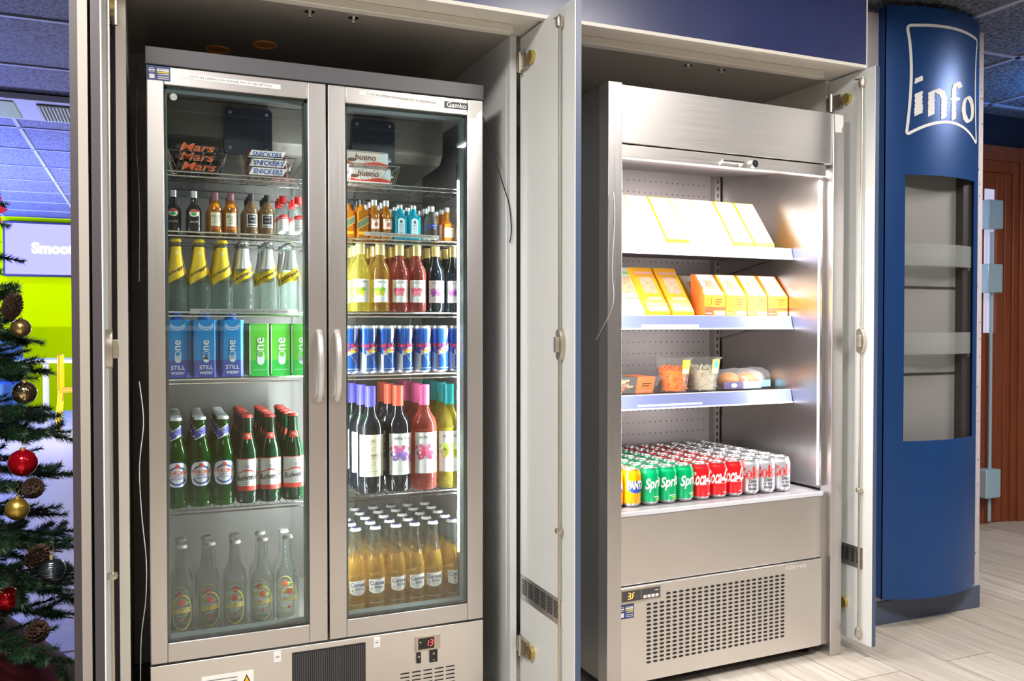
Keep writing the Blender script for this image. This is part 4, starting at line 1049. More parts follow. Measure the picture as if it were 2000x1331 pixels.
# ---------------------------------------------------------------- slim energy cans
def slim_can():
    root = empty('slim_can'); Rc = .0262
    pr = [(.021, 0), (.0235, .002), (Rc, .007), (Rc, .127), (.0235, .1325), (.0235, .135), (.0222, .1335), (.0222, .132), (.0004, .132)]
    b = MB().lathe([(.0004, .003)]+pr, 28, mfun=lambda z: 1 if .006 < z < .128 else 0)
    b.build('can_body', [M['silver'], C('canblue', (.02, .12, .52), .25, .5)], root, ang=40)
    b = MB(); mp = cyl(Rc, lambda z: Rc); f = PI*Rc
    for x0 in (0.0265, -.0265-2*.0):
        pass
    b.mband(mp, lambda x: .008, lambda x: .060-.5*(x+.027), -.034, -.010, 0, .0003, 8, 1)
    b.mband(mp, lambda x: .066+1.8*(x), lambda x: .126, .010, .034, 0, .0003, 8, 1)
    b.mband(mp, lambda x: .050+.35*(x+.01), lambda x: .066+.45*(x+.01), -.012, .030, 0, .0004, 10, 1)
    b.mtext(mp, 'Red Bull', -.002, .079, .0120, .046, 1, .0008, .03)
    b.mell(mp, .006, .0625, .008, .0035, 2, .0009); b.mell(mp, -.006, .066, .005, .003, 1, .0009); b.mell(mp, .016, .066, .005, .003, 1, .0009)
    b.mband(mp, lambda x: .060-1.5*(x+.006), lambda x: .0615-1.5*(x+.006), -.006, .020, 3, .0006, 6, 1)
    b.mrect(mp, -.03, .03, .012, .0145, 0, .0006)
    b.build('printing', [C('cansil', (.62, .66, .70), .3, .6), C('rbr', (.80, .02, .06)), M['ye'], C('tan', (.75, .5, .2))], root)
    b = MB().lathe([(.004, .1322), (.004, .1335), (.0004, .1335)], 8, (0, -.006, 0)); b.rotbox((0, -.012, .1332), (.010, .012, .0008), 0); b.build('ring_pull', M['silver'], root)
    return Kind(root)
k_rb = slim_can()
lay(k_rb, [.520, .5725, .6255, .679, .732, .786, .838], 2.395, .955, 'slim blue and silver energy drink can', 'can', 'slim energy drink cans on the right fourth shelf', 3, .056, turn=.12, jit=.0005)

# ---------------------------------------------------------------- full wine bottles
pW = [(.033, 0), (.0365, .005), (.0370, .178), (.0360, .190), (.0325, .202), (.0260, .213), (.0185, .223), (.0150, .236), (.0140, .250), (.0138, .272)]
def l_W(b, mp, r):
    b.mrect(mp, -.040, .040, .048, .166, 0, .0003, 18); wing(b, mp, -.008, .112, .032, 1, 2); wing(b, mp, .026, .094, .016, 1, 2); b.mtext(mp, 'echo falls', 0, .153, None, .050, 3, .0006, .01)
    for z in (.068, .060): b.mrect(mp, -.020, .020, z, z+.001, 4, .0006, 6, 1)
def l_Wc(b, mp, r):
    b.mrect(mp, -.042, .042, .048, .166, 0, .0003, 18)
    for k in range(11): b.mring(mp, -.008+.012*math.sin(k*2.1), .078+.007*k, .005, .005, .0008, 1, .0006)
    b.mtext(mp, 'I heart', -.006, .150, None, .026, 1, .0006, 0, .3); b.mtext(mp, 'MERLOT', .012, .108, None, .034, 1, .0006, .01); b.mrect(mp, -.012, .024, .098, .0992, 1, .0006); b.mrect(mp, -.018, .018, .062, .0632, 1, .0006)
def big(glass, cap, lab, ms): return bottle('wine_bottle', pW, glass, lambda b: screw(b, .0156, .243, .302), cap, [('label', ms, lab)], seg=26)
k_w1 = big(M['redw'], C('indigo', (.10, .09, .50)), l_Wc, [M['cream_l'], C('brownink', (.25, .2, .1))])
k_w2 = big(M['redw'], C('coral', (.85, .13, .07)), l_W, [M['lbl'], C('mag', (.72, .12, .35)), C('vio2', (.22, .12, .42)), M['ink'], M['faint']])
k_w3 = big(M['rose'], C('hotpink', (.82, .14, .38)), l_W, [M['lbl'], M['pk2'], C('deepred', (.60, .06, .15)), M['ink'], M['faint']])
k_w4 = big(M['white_w'], C('teal_cap', (.0, .45, .47)), l_W, [M['lbl'], M['lg'], C('olive2', (.45, .50, .05)), M['ink'], M['faint']])
G = 'full size wine bottles on the right fifth shelf'
lay(k_w1, [.584], 2.405, .616, 'tall dark wine bottle with indigo cap and cream label', 'bottle', G, 4, .078, dx=-.010)
lay(k_w2, [.662], 2.405, .616, 'tall dark wine bottle with coral red cap', 'bottle', G, 3, .078, dx=-.003)
lay(k_w3, [.741], 2.405, .616, 'tall rose wine bottle with pink cap', 'bottle', G, 4, .078)
lay(k_w4, [.818], 2.405, .616, 'tall white wine bottle with teal cap', 'bottle', G, 4, .078)

# ---------------------------------------------------------------- clear lager
pc = [(.0275, 0), (.0300, .004), (.0305, .110), (.0295, .125), (.0215, .165), (.0150, .195), (.0135, .228), (.0135, .234), (.0148, .236), (.0148, .240)]
def l_cor(b, mp, r):
    b.mband(mp, lambda x: .060+12*x*x*1.0, lambda x: .101+.06*x, -.0245, .0245, 0, .0003); b.mtext(mp, 'Corona', 0, .0905, .012, .043, 1, .0008, .015); b.mtext(mp, 'Extra', .004, .0785, None, .022, 1, .0008, .01)
    for z in (.071, .067): b.mrect(mp, -.008, .008, z, z+.001, 3, .0006, 5, 1)
    b.mell(mp, -.016, .074, .003, .003, 2, .0006); b.mrect(mp, -.0245, .0245, .0335, .0345, 3, .0005, 12, 1)
k_cor = bottle('lager_bottle', pc, [M['lager'], M['cl']], lambda b: crown(b, .0148, .238, .008), [C('cwhite', (.75, .75, .76)), ], [('label', [M['lbl'], C('navyink', (.03, .05, .18)), M['gold'], C('goldline', (.8, .8, .75))], l_cor), ('cap_print', [C('navyink', (.03, .05, .18))], lambda b, mp, r: b.lathe([(.0115, .2463), (.0004, .2464)], 16))], mfun=lambda z: 0 if .006 < z < .150 else 1)
lay(k_cor, [.538, .597, .655, .712, .768, .826], 2.405, .27, 'clear lager bottle with white cap and golden beer', 'bottle', 'clear lager bottles on the chiller floor', 5, .067, jit=.0015)

# ---------------------------------------------------------------- chocolate bars in wire baskets
def basket(x0, x1, y0, y1, z, label, h=.052):
    t = empty('wire_basket', ((x0+x1)/2, (y0+y1)/2, z), 0, label, 'basket', 'wire snack baskets on the top shelf'); g = ((x0+x1)/2, (y0+y1)/2, z)
    e = .012
    b = MB().tube([(x0-e, y0-e, z+h), (x1+e, y0-e, z+h), (x1+e, y1+e, z+h), (x0-e, y1+e, z+h)], .0016, 6, cyc=True); b.build('rim', M['chrome'], t, g)
    b = MB().tube([(x0, y0, z+.002), (x1, y0, z+.002), (x1, y1, z+.002), (x0, y1, z+.002)], .0012, 5, cyc=True)
    n = 5
    def V(i, n, lo): return lerp(x0, x1, i/n) if lo else lerp(x0-e, x1+e, i/n)
    for i in range(0, n+1):
        for yb_, yt in ((y0, y0-e), (y1, y1+e)):
            if i < n: b.tube([(V(i, n, 0), yt, z+h), (V(min(n, i+.5), n, 1), yb_, z+.002), (V(i+1, n, 0), yt, z+h)], .0010, 5)
    for i in range(7):
        yy = lerp(y0, y1, i/6); b.tube([(x0-e, lerp(y0-e, y1+e, i/6), z+h), (x0, yy, z+.002), (x1, yy, z+.002), (x1+e, lerp(y0-e, y1+e, i/6), z+h)], .0010, 5)
    b.build('wire_mesh', M['chrome'], t, g)
def bar(W, D, H, mat, mats, decor):
    root = empty('chocolate_bar'); x, y = W/2, D/2; c = .006
    b = MB().prism([(-y+c, 0), (y-c, 0), (y, c), (y, H-c), (y-c, H), (-y+c, H), (-y, H-c), (-y, c)], -x+.010, x-.010)
    for s in (-1, 1):
        n = 6
        for k in range(n): b.box(*sorted((s*(x-.010), s*x)), -y*.95+k*2*y*.95/n, -y*.95+(k+.8)*2*y*.95/n, H*.45, H*.45+.0015)
        b.box(*sorted((s*(x-.010), s*(x-.001))), -y*.93, y*.93, H*.44, H*.455)
    b.build('wrapper', mat, root, ang=30)
    b = MB(); decor(b, flat(-y, 0, H/2)); b.build('printing', mats, root); return Kind(root)
def d_mars(b, mp): b.mtext(mp, 'Mars', 0, 0, .021, .085, 0, .0006, .014, .3); b.mtext(mp, 'Mars', 0, 0, .0195, .082, 1, .0010, .006, .3)
def d_snick(b, mp):
    b.add([mp(a, c, .0005) for a, c in ((-.050, -.010), (.040, -.010), (.050, .010), (-.040, .010))], [(0, 1, 2, 3)], 1); b.mtext(mp, 'SNICKERS', 0, 0, .013, .078, 0, .0010, .018, .2)
def d_buen(b, mp):
    b.mband(mp, lambda x: -.019, lambda x: -.012+.004*math.sin(x*60), -.062, .062, 0, .0004, 14); b.mtext(mp, 'bueno', -.006, .003, .017, .062, 1, .0009, .015, .2); b.mell(mp, -.045, -.006, .012, .005, 1, .0006); b.mell(mp, .046, .004, .011, .011, 2, .0005); b.mrect(mp, .050, .060, -.012, .017, 2, .0007, 1, 1)
k_mars = bar(.125, .030, .024, C('marsw', (.03, .02, .02), .3), [M['gold'], C('marsr', (.80, .10, .02))], d_mars)
k_sn = bar(.118, .030, .022, C('snw', (.14, .03, .03), .3), [C('snb', (.03, .07, .40)), M['wh']], d_snick)
k_bu = bar(.140, .030, .044, C('buw', (.78, .72, .68), .3), [C('bur', (.75, .05, .02)), C('bub', (.16, .07, .04)), C('buc', (.65, .78, .85))], d_buen)
basket(.062, .182, 2.385, 2.52, 1.489, 'wire basket of black chocolate bars on the left shelf')
basket(.240, .362, 2.385, 2.52, 1.489, 'wire basket of brown and blue chocolate bars')
basket(.505, .650, 2.385, 2.52, 1.489, 'wire basket of white wrapped chocolate bars at right')
for lv in range(3):
    for k in range(3):
        nm = f'{["bottom", "middle", "top"][lv]} layer, {ORD[k]} row'
        if lv < 2 or k == 0:
            k_mars.put((.122+random.uniform(-.003, .003), 2.402+.036*k+.004*lv, 1.493+.0255*lv), random.uniform(-.05, .05), 'black chocolate bar with red script, '+nm, 'snack', 'black chocolate bars in the first basket')
            k_sn.put((.300+random.uniform(-.003, .003), 2.402+.036*k+.004*lv, 1.493+.0235*lv), random.uniform(-.05, .05), 'brown chocolate bar with blue lettering, '+nm, 'snack', 'brown chocolate bars in the second basket')
        if lv < 2: k_bu.put((.578-.006*lv, 2.402+.036*k+.004*lv, 1.493+.0455*lv), random.uniform(-.06, .06), 'white wrapped chocolate bar with red edge, '+nm, 'snack', 'white chocolate bars in the third basket')

# ================================================================= goods in the open chiller
CAN_R, CAN_H = .0325, .115
def can(mat, mats, decor):
    root = empty('drink_can')
    pr = [(.0004, .004), (.020, .004), (.0235, .0005), (.0265, .003), (CAN_R, .012), (CAN_R, .097), (.0305, .103), (.0270, .1115), (.0275, .1135), (.0268, .115), (.0255, .1135), (.0250, .110), (.0004, .110)]
    MB().lathe(pr, 26, mfun=lambda z: 1 if .009 < z < .1115 else (2 if z > .1145 or z < .009 else 2)).build('can_body', [M['silver'], mat, C('lid', (.50, .50, .51), .32, .9)], root, ang=40)
    b = MB(); decor(b, cyl(CAN_R, lambda z: CAN_R)); b.build('printing', mats, root)
    b = MB().lathe([(.004, .1105), (.004, .1125), (.0004, .1125)], 8); b.mring(lambda x, y, o: (x, y-.012, .1128), 0, 0, .0075, .010, .003, 0, 0, n=14); b.build('ring_pull', M['silver'], root)
    return Kind(root)
def s_fanta(b, mp):
    b.mell(mp, .004, .062, .031, .019, 0, .0004); b.mtext(mp, 'FANTA', .002, .068, .026, .058, 1, .0014, .05, .1, 0, -.05); b.mtext(mp, 'FANTA', .002, .068, .024, .054, 0, .0018, .0, .1, 0, -.05)
    b.mtext(mp, 'FANTA', .002, .068, .024, .055, 1, .0022, .015, .1, 0, -.05)
def s_sprite(b, mp):
    b.mtext(mp, 'Sprite', .008, .066, .042, .074, 0, .0006, .03, .2, 0, .15); b.mrect(mp, -.002, .022, .026, .0285, 0, .0006, 5, 1); b.mrect(mp, .004, .022, .0205, .023, 1, .0006, 5, 1); b.mrect(mp, .006, .022, .016, .018, 1, .0006, 5, 1)
def s_coke(b, mp):
    b.mtext(mp, 'Coca-Cola', .006, .072, .044, .104, 0, .0006, .025, .35, 0, .12); b.mtext(mp, 'ORIGINAL TASTE', .004, .050, None, .044, 0, .0006); b.mband(mp, lambda x: .056+.03*x+.002*math.sin(x*90), lambda x: .059+.03*x+.003*math.sin(x*90), -.030, .028, 0, .0007); b.mrect(mp, .010, .022, .018, .022, 1, .0006, 4, 1)
def s_diet(b, mp):
    b.mtext(mp, 'Coke', .004, .073, .040, .088, 0, .0006, .035, 0, 0, .1); b.mtext(mp, 'Diet\nis my\ntaste', .012, .034, .034, .032, 1, .0006, .01, .1)
k_f = can(C('fan', (.95, .38, .0), .25, .3), [C('fb', (.02, .06, .35)), M['wh']], s_fanta)
k_s = can(C('spr', (.0, .45, .16), .25, .3), [M['wh'], C('spy', (.55, .85, .1))], s_sprite)
k_c = can(C('cok', (.80, .015, .02), .25, .3), [M['wh'], C('cokd', (.9, .55, .5))], s_coke)
k_d = can(C('dsil', (.62, .65, .70), .28, .6), [C('dred', (.80, .02, .02)), M['bk']], s_diet)
ZD = .5405
FP = lambda x, y, z: FW(x, y, z)
def cans(kind, xs, names, desc, group, face):
    for x, cn in zip(xs, names):
        for k in range(7):
            kind.put(FW(x+random.uniform(-.001, .001), 2.218+.0665*k, ZD), FA+face+random.uniform(-.16, .16), f'{desc}, {cn}, {ORD[k]} row', 'can', group)
cans(k_f, [1.352, 1.4175], ['far left column', 'right column'], 'orange soft drink can on the chiller deck', 'orange soft drink cans', -.15)
cans(k_s, [1.483, 1.548, 1.613], ['left column', 'middle column', 'right column'], 'green lemonade can with white lettering', 'green lemonade cans', -.12)
cans(k_c, [1.678, 1.743, 1.808], ['left column', 'middle column', 'right column'], 'red cola can with white script', 'red cola cans', -.30)
cans(k_d, [1.873, 1.938, 2.003], ['left column', 'middle column', 'right column'], 'silver cola can with red lettering', 'silver cola cans', -.62)

# ---------------------------------------------------------------- sandwich wedges
M['bread'] = pbr('sandwich_filling', (.62, .42, .28), .7, noise=.6, nscale=90)
def wedge(Wd, H, D, edge, face, ink, win):
    """triangular sandwich carton leaning back: sloping printed face with two windows"""
    root = empty('sandwich_pack'); h = Wd/2
    b = MB().prism([(0, 0), (D, 0), (D, H), (D-.012, H), (0, .012)], -h, h); b.build('carton', edge, root, bevel=.0015)
    L = math.hypot(D-.012, H-.012); cy_, sz_ = (D-.012)/L, (H-.012)/L
    mp = lambda a, c, off: (a, c*cy_-off*sz_, .012+c*sz_+off*cy_)
    b = MB(); b.mrect(mp, -h+.003, h-.003, .004, L-.004, 0, .0005, 1, 1)
    if win: b.mrect(mp, -h*.62, h*.62, L*.40, L*.78, 1, .0010, 1, 1)
    b.mrect(mp, -h*.8, h*.8, L*.84, L*.90, 2, .0010, 1, 1); b.mrect(mp, -h*.5, h*.7, L*.26, L*.32, 2, .0010, 1, 1); b.mrect(mp, -h*.8, h*.2, L*.14, L*.16, 3, .0010, 1, 1)
    b.mrect(mp, -h*.8, h*.8, L*.02, L*.10, 4, .0010, 1, 1)
    b.build('printed_face', [face, M['bread'], ink, M['gy'], M['wh']], root); return Kind(root)
Y_ = C('sy', (.90, .45, .02)); C('swh', (.82, .80, .76)); C('grn', (.30, .60, .32)); C('pkl', (.85, .45, .38)); C('sgr', (.62, .75, .58))
k_t1 = wedge(.084, .165, .125, C('sedge', (.85, .62, .35)), M['swh'], C('greyprint', (.45, .42, .40)), False)
k_t2 = wedge(.084, .165, .125, M['sy'], M['swh'], C('blueprint', (.25, .55, .65)), False)
k_g = wedge(.084, .160, .125, M['sgr'], M['sgr'], M['grn'], True)
k_y = wedge(.084, .160, .125, M['sy'], M['sy'], M['pkl'], True)
for i in range(8):
    k = k_t1 if i not in (3, 6, 7) else k_t2
    k.put(FW(1.385+i*.0895, 2.305+random.uniform(0, .002), 1.3565), FA, f'white fronted sandwich wedge on the brightly lit top shelf, {["leftmost", "second", "third", "fourth", "fifth", "sixth", "seventh", "rightmost"][i]} along', 'sandwich', 'sandwich wedges on the top shelf')
k_g.put(FW(1.425, 2.307, 1.1235), FA, 'green and white sandwich wedge on second shelf, at the left', 'sandwich', 'sandwich wedges on the second shelf')
k_y.put(FW(1.583, 2.307, 1.1235), FA, 'yellow edged sandwich wedge beside the green one', 'sandwich', 'sandwich wedges on the second shelf')
k_y.put(FW(1.678, 2.307, 1.1235), FA, 'yellow edged sandwich wedge nearest the orange snack boxes', 'sandwich', 'sandwich wedges on the second shelf')
k_g.put(FW(1.510, 2.330, 1.1235), FA, 'green and white sandwich wedge half behind the first yellow one', 'sandwich', 'sandwich wedges on the second shelf')
# ---------------------------------------------------------------- snack boxes with sloping window
def ubox(side, front, low, inner):
    root = empty('snack_box'); h = .043; D, H, F = .075, .140, .068
    b = MB().prism([(0, 0), (D, 0), (D, H), (D-.012, H), (0, F)], -h, h); b.build('carton', side, root, bevel=.0012)
    L = math.hypot(D-.012, H-F); cy_, sz_ = (D-.012)/L, (H-F)/L
    ms = lambda a, c, off: (a, c*cy_-off*sz_, F+c*sz_+off*cy_)
    b = MB().mrect(ms, -h*.80, h*.80, -.0, L*.98, 0, .0006, 1, 1).mrect(ms, -h*.45, h*.45, L*.12, L*.7, 1, .0009, 1, 1); b.build('window', [C('film', (.80, .82, .80), .12), inner], root)
    mf = flat(0); b = MB().mrect(mf, -h, h, .004, F-.002, 0, .0004, 1, 1).mrect(mf, -h, -h*.15, .002, .018, 1, .0008, 1, 1).mrect(mf, 0, h, .002, .014, 3, .0009, 1, 1).mrect(mf, -h, h, .018, .028, 1, .0006, 1, 1)
    b.mtext(mf, 'U', -h*.52, .044, .030, .026, 4, .0010, .05); b.mtext(mf, 'U', -h*.52, .044, .030, .026, 0, .0014, .01)
    for k in range(3): b.mrect(mf, h*.02, h*(.72-.12*k), .052-.008*k, .0555-.008*k, 2, .0010, 1, 1)
    for k in range(2): b.mrect(mf, -h*.9, -h*.3, .006+k*.006, .0085+k*.006, 2 if k else 3, .0012, 1, 1)
    b.build('printed_front', [front, low, C('brn', (.30, .08, .01)), C('pale2', (.80, .68, .62)), C('rim', (.55, .15, .02))], root); return Kind(root)
k_uo = ubox(C('uos', (.90, .22, .04)), C('uof', (.92, .33, .02)), C('uol', (.85, .10, .03)), M['bread']); k_uy = ubox(C('uys', (.75, .50, .02)), C('uyf', (.72, .66, .02)), C('uyl', (.80, .60, .02)), M['bread']); k_um = ubox(C('ums', (.85, .40, .03)), C('umf', (.88, .28, .02)), C('uml', (.90, .55, .02)), M['bread'])
G = 'window snack boxes on the second shelf'
for i, (k, ds_) in enumerate(((k_uo, 'orange snack box with red base, nearest the sandwiches'), (k_uy, 'yellow snack box with window, second along'), (k_um, 'orange snack box with yellow base, third along'), (k_uo, 'orange snack box with red base, at the right end'))):
    k.put(FW(1.803+.0895*i, 2.307, 1.1235), FA+.02, ds_, 'snack box', G)
for i, (k, ds_) in enumerate(((k_uy, 'yellow snack box peeking over the first orange box'), (k_uo, 'orange snack box behind the yellow front box'), (k_um, 'orange snack box with yellow base, behind the third front box'), (k_uy, 'yellow snack box behind the rightmost orange box'))):
    k.put(FW(1.808+.0885*i, 2.400, 1.1235), FA, ds_, 'snack box', G)

# ---------------------------------------------------------------- third shelf: trays, pots and rolls
Z3 = .8705
M['tray'] = glassy('clear_tray', (.96, .97, .97), (.55, .57, .58), .06, .5)
def shreds(n, box_, mat, parent, name, r=.0022, ln=.014, shape=None):
    b = MB(); (x0, x1, y0, y1, z0, z1) = box_; cnt = 0
    while cnt < n:
        p = Vector((random.uniform(x0, x1), random.uniform(y0, y1), random.uniform(z0, z1)))
        if shape and not shape(p): continue
        d = Vector((random.gauss(0, 1), random.gauss(0, 1), random.gauss(0, .6))).normalized()*ln/2
        b.tube([p-d, p+Vector((random.uniform(-.003, .003),)*3), p+d], r, 5, random.randrange(len(mat))); cnt += 1
    o = b.build(name, mat, parent); o['kind'] = 'stuff'; return o
def tray(x, y, W, D, sleeve, label, content):
    t = empty('salad_tray', FW(x, y, Z3), FA, label, 'food tray', 'salad trays on the third shelf'); h, d = W/2, D/2
    def ring(k, z): return [(-h*k, -d*k, z), (h*k, -d*k, z), (h*k, d*k, z), (-h*k, d*k, z)]
    b = MB(); vs = ring(.68, .001)+ring(.92, .048)+ring(1.06, .050)+ring(1.06, .052)+ring(.93, .052); fs = [(0, 3, 2, 1)]
    for l in range(4):
        for i in range(4): fs.append((4*l+i, 4*l+(i+1) % 4, 4*l+4+(i+1) % 4, 4*l+4+i))
    b.add(vs, fs); b.add([(-h, -d, .0525), (h, -d, .0525), (h, d, .0525), (-h, d, .0525)], [(0, 1, 2, 3)]); b.build('clear_box', M['tray'], t, smooth=False)
    shreds(70, (-h*.66, -h*.1, -d*.6, d*.6, .006, .040), content, t, 'filling', .004, .018)
    b = MB(); k = .98
    a0, a1 = -h*.05, h*.66
    vs = [(a0, -d*.70, .0), (a1, -d*.70, .0), (a1, -d*1.0, .052), (a0, -d*1.0, .052), (a0, d, .0545), (a1, d, .0545), (a0, -d*1.0, .0545), (a1, -d*1.0, .0545)]
    b.add([(v[0], v[1]-.002, v[2]) for v in vs], [(0, 1, 2, 3), (3, 2, 7, 6), (6, 7, 5, 4)], 0)
    mp = lambda a, c, off: (a, -d*.70-.002-off-(c/.052)*d*.30, c)
    b.mrect(mp, a0+.008, a1-.008, .004, .012, 1, .0006, 1, 1).mrect(mp, a0+.02, a1-.012, .030, .033, 2, .0006, 1, 1).mrect(mp, a0+.02, a1-.018, .023, .026, 2, .0006, 1, 1)
    b.build('sleeve', [sleeve, C('slp', (.80, .25, .15)), M['bk']], t, smooth=False)
tray(1.345, 2.38, .13, .11, C('sly', (.90, .70, .05)), 'clear salad tray with yellow sleeve at the left end', [M['bread'], M['lg'], C('lettuce', (.25, .45, .08))])
tray(1.520, 2.385, .19, .11, C('slo', (.90, .20, .06)), 'clear food tray with orange red sleeve beside the pots', [M['bread'], C('tom', (.6, .12, .03)), C('chick', (.55, .45, .25))])
def pot(x, y, label, mats, lab, l2, n, dot=False):
    t = empty('food_pot', FW(x, y, Z3), FA, label, 'food pot', 'clear snack pots on the third shelf')
    def sq(k): return 1
    pr = [(.0004, .001), (.043, .001), (.045, .004), (.060, .108), (.066, .109), (.067, .113), (.0004, .114)]
    MB().lathe(pr, 28).build('pot_body', M['tray'], t)
    shreds(n, (-.055, .055, -.055, .055, .005, .082), mats, t, 'filling', .0022, .020, lambda p: math.hypot(p.x, p.y) < .038+.010*p.z/.1)
    MB().lathe([(.0004, .004), (.036, .004), (.045, .070), (.0004, .078)], 20).build('filling_core', mats[0], t)
    rz = lambda z: .045+.015*(z-.004)/.104
    b = MB(); mp = cyl(.056, rz, -.05); b.mrect(mp, .000, .040, .060, .107, 0, .0006, 8); b.mrect(mp, .003, .033, .062, .076, 1, .0010, 8)
    if l2: b.mtext(mp, 'slaw', .018, .069, None, .024, 3, .0014, .02)
    b.mell(mp, .019, .092, .010, .010, 2, .0012); b.mrect(mp, .006, .032, .079, .084, 2, .0012, 6, 1)
    b.build('label', lab, t)
random.seed(11)
pot(1.680, 2.370, 'clear pot of orange grated carrot with yellow label', [C('carrot', (.95, .24, .0)), C('carrot2', (.85, .14, .0))], [C('ply', (.92, .62, .03)), C('plo', (.85, .62, .50)), C('plr', (.85, .8, .05)), M['wh']], True, 420)
pot(1.800, 2.370, 'clear pot of pale pasta salad with blue label', [C('pasta', (.62, .56, .42)), C('pasta2', (.50, .40, .30)), C('pasta3', (.55, .60, .45))], [C('pby', (.85, .80, .10)), C('pbg', (.70, .78, .60)), C('pbb', (.03, .45, .60)), M['wh']], False, 420)
M['film'] = glassy('crinkled_film', (.97, .97, .97), (.60, .62, .66), .08, .5, .12)
def roll_pack(x, y, label, n, col, band, band2):
    t = empty('bread_roll_pack', FW(x, y, Z3), FA, label, 'bread', 'wrapped bread on the third shelf')
    for i in range(n):
        b = MB(); m = 12
        b.lathe([(.034*math.sin(PI*k/m)+.0003, .024-.022*math.cos(PI*k/m)) for k in range(m+1)], 20, (-.034*(n-1)+.068*i, 0, .003)); b.build('bread_roll', col, t)
    b = MB(); N = 16; vs = []; L = .040*n+.028
    for i in range(N+1):
        u = -1+2*i/N
        for k in range(20):
            a = 2*PI*k/20; r = max(.10, (1-abs(u)**3.2)); wv = 1+.08*math.sin(7*u+3*k)
            vs.append((u*L, .042*math.cos(a)*r**.5*wv, .030+.029*math.sin(a)*r**.6*(wv if math.sin(a) > 0 else 1)))
    b.add(vs, [(i*20+k, i*20+(k+1) % 20, (i+1)*20+(k+1) % 20, (i+1)*20+k) for i in range(N) for k in range(20)]); b.build('film_wrap', M['film'], t)
    b = MB()
    mp = lambda a, c, off: (a, -.0425-off+max(0, c-.012)*.25, .003+c)
    b.mrect(mp, -L*.78, -L*.05, 0, .020, 0, .001, 2, 3).mrect(mp, -L*.05, L*.62, 0, .020, 1, .001, 2, 3).mell(mp, -L*.4, .010, .012, .006, 2, .0014); b.build('label', [band, band2, M['wh']], t)
    t.scale = (1.05, 1.0, 1.2)
roll_pack(1.950, 2.375, 'bag of orange brown rolls with purple and blue label', 2, pbr('baked_crust', (.75, .28, .05), .55, noise=.3, nscale=30), C('dpurple', (.06, .04, .16)), C('skyb', (.25, .60, .80)))
roll_pack(2.062, 2.425, 'small film bag with blue label at the right end', 1, pbr('pale_crust', (.68, .42, .22), .55, noise=.3, nscale=30), C('redl', (.75, .15, .12)), C('skyb', (.25, .6, .8)))

# ================================================================= decorated tree
TX, TY = -.74, 2.78
tr = empty('decorated_tree', (TX, TY, 0), 0, 'dark green artificial fir tree with mixed baubles by the lobby', 'tree')
O = (TX, TY, 0)
MB().tube([(TX, TY, 0), (TX, TY, 1.0), (TX, TY, 2.05)], .022, 8, r1=.006).build('trunk', C('bark', (.06, .035, .02), .8), tr, O)
random.seed(21)
nb = MB(); sb = MB()
XMAX = -.158
def sprig(p, d, L, up, dense=430, nl=.032):
    """a fir twig: a wire stem set all round with needles"""
    d = d.normalized(); side = d.cross(up).normalized(); u2 = side.cross(d)
    if (p+d*L).x > XMAX-.012: return
    sb.tube([p, p+d*L], .0022, 5, 0, r1=.001)
    for i in range(int(dense*L/.18)):
        t = random.random(); q_ = p+d*L*t; a = random.uniform(0, 2*PI)
        out = (side*math.cos(a)+u2*math.sin(a)); nd = (d*random.uniform(.5, 1.0)+out).normalized()*nl*random.uniform(.7, 1.1)*(1-.35*t)
        w_ = nd.cross(out).normalized()*.0014 if nd.cross(out).length > 1e-6 else side*.0014
        if (q_+nd).x > XMAX: continue
        nb.add([q_-w_, q_+w_, q_+nd], [(0, 1, 2)], 0 if random.random() < .72 else (1 if random.random() < .7 else 2))
def branch(az, z, L, droop, rich):
    if math.cos(az) > 0: L = min(L, (XMAX-.03-TX)/math.cos(az))
    d = Vector((math.cos(az), math.sin(az), -droop)).normalized(); p = Vector((TX, TY, z)); e = p+d*L
    sb.tube([p, p+d*L*.5+Vector((0, 0, .01)), e], .005, 6, 0, r1=.002)
    k = rich; up = Vector((0, 0, 1))
    for i in range(k):
        t = .35+.62*i/(k-1); q_ = p+d*L*t; s = 1 if i % 2 else -1
        a = az+s*R(random.uniform(25, 55)); dd = Vector((math.cos(a), math.sin(a), random.uniform(-.25, .30)))
        sprig(q_, dd, random.uniform(.10, .16)*(1.15-.35*t), up)
    sprig(p+d*L*.80, d+Vector((0, 0, .12)), min(.15, L*.25), up)
z = .36; lv = 0
while z < 2.0:
    Lr = .60*(1-(z-.30)/1.95)+.06
    n = 11 if z < 1.4 else 8
    for i in range(n):
        az = 2*PI*i/n+lv*.5+random.uniform(-.12, .12); az = (az+PI) % (2*PI)-PI
        vis = abs(az) < 1.5 or az < -.2
        branch(az, z+random.uniform(-.04, .04), Lr*random.uniform(.88, 1.08), .18+.10*random.random(), 13 if -1.7 < az < .9 else 5)
    z += .098; lv += 1
nb.build('needles', [C('nd1', (.012, .045, .018), .5), C('nd2', (.03, .10, .035), .5), C('nd3', (.08, .14, .09), .5)], tr, O, smooth=False)['kind'] = 'stuff'
sb.build('branches', C('stem', (.05, .045, .03), .8), tr, O)
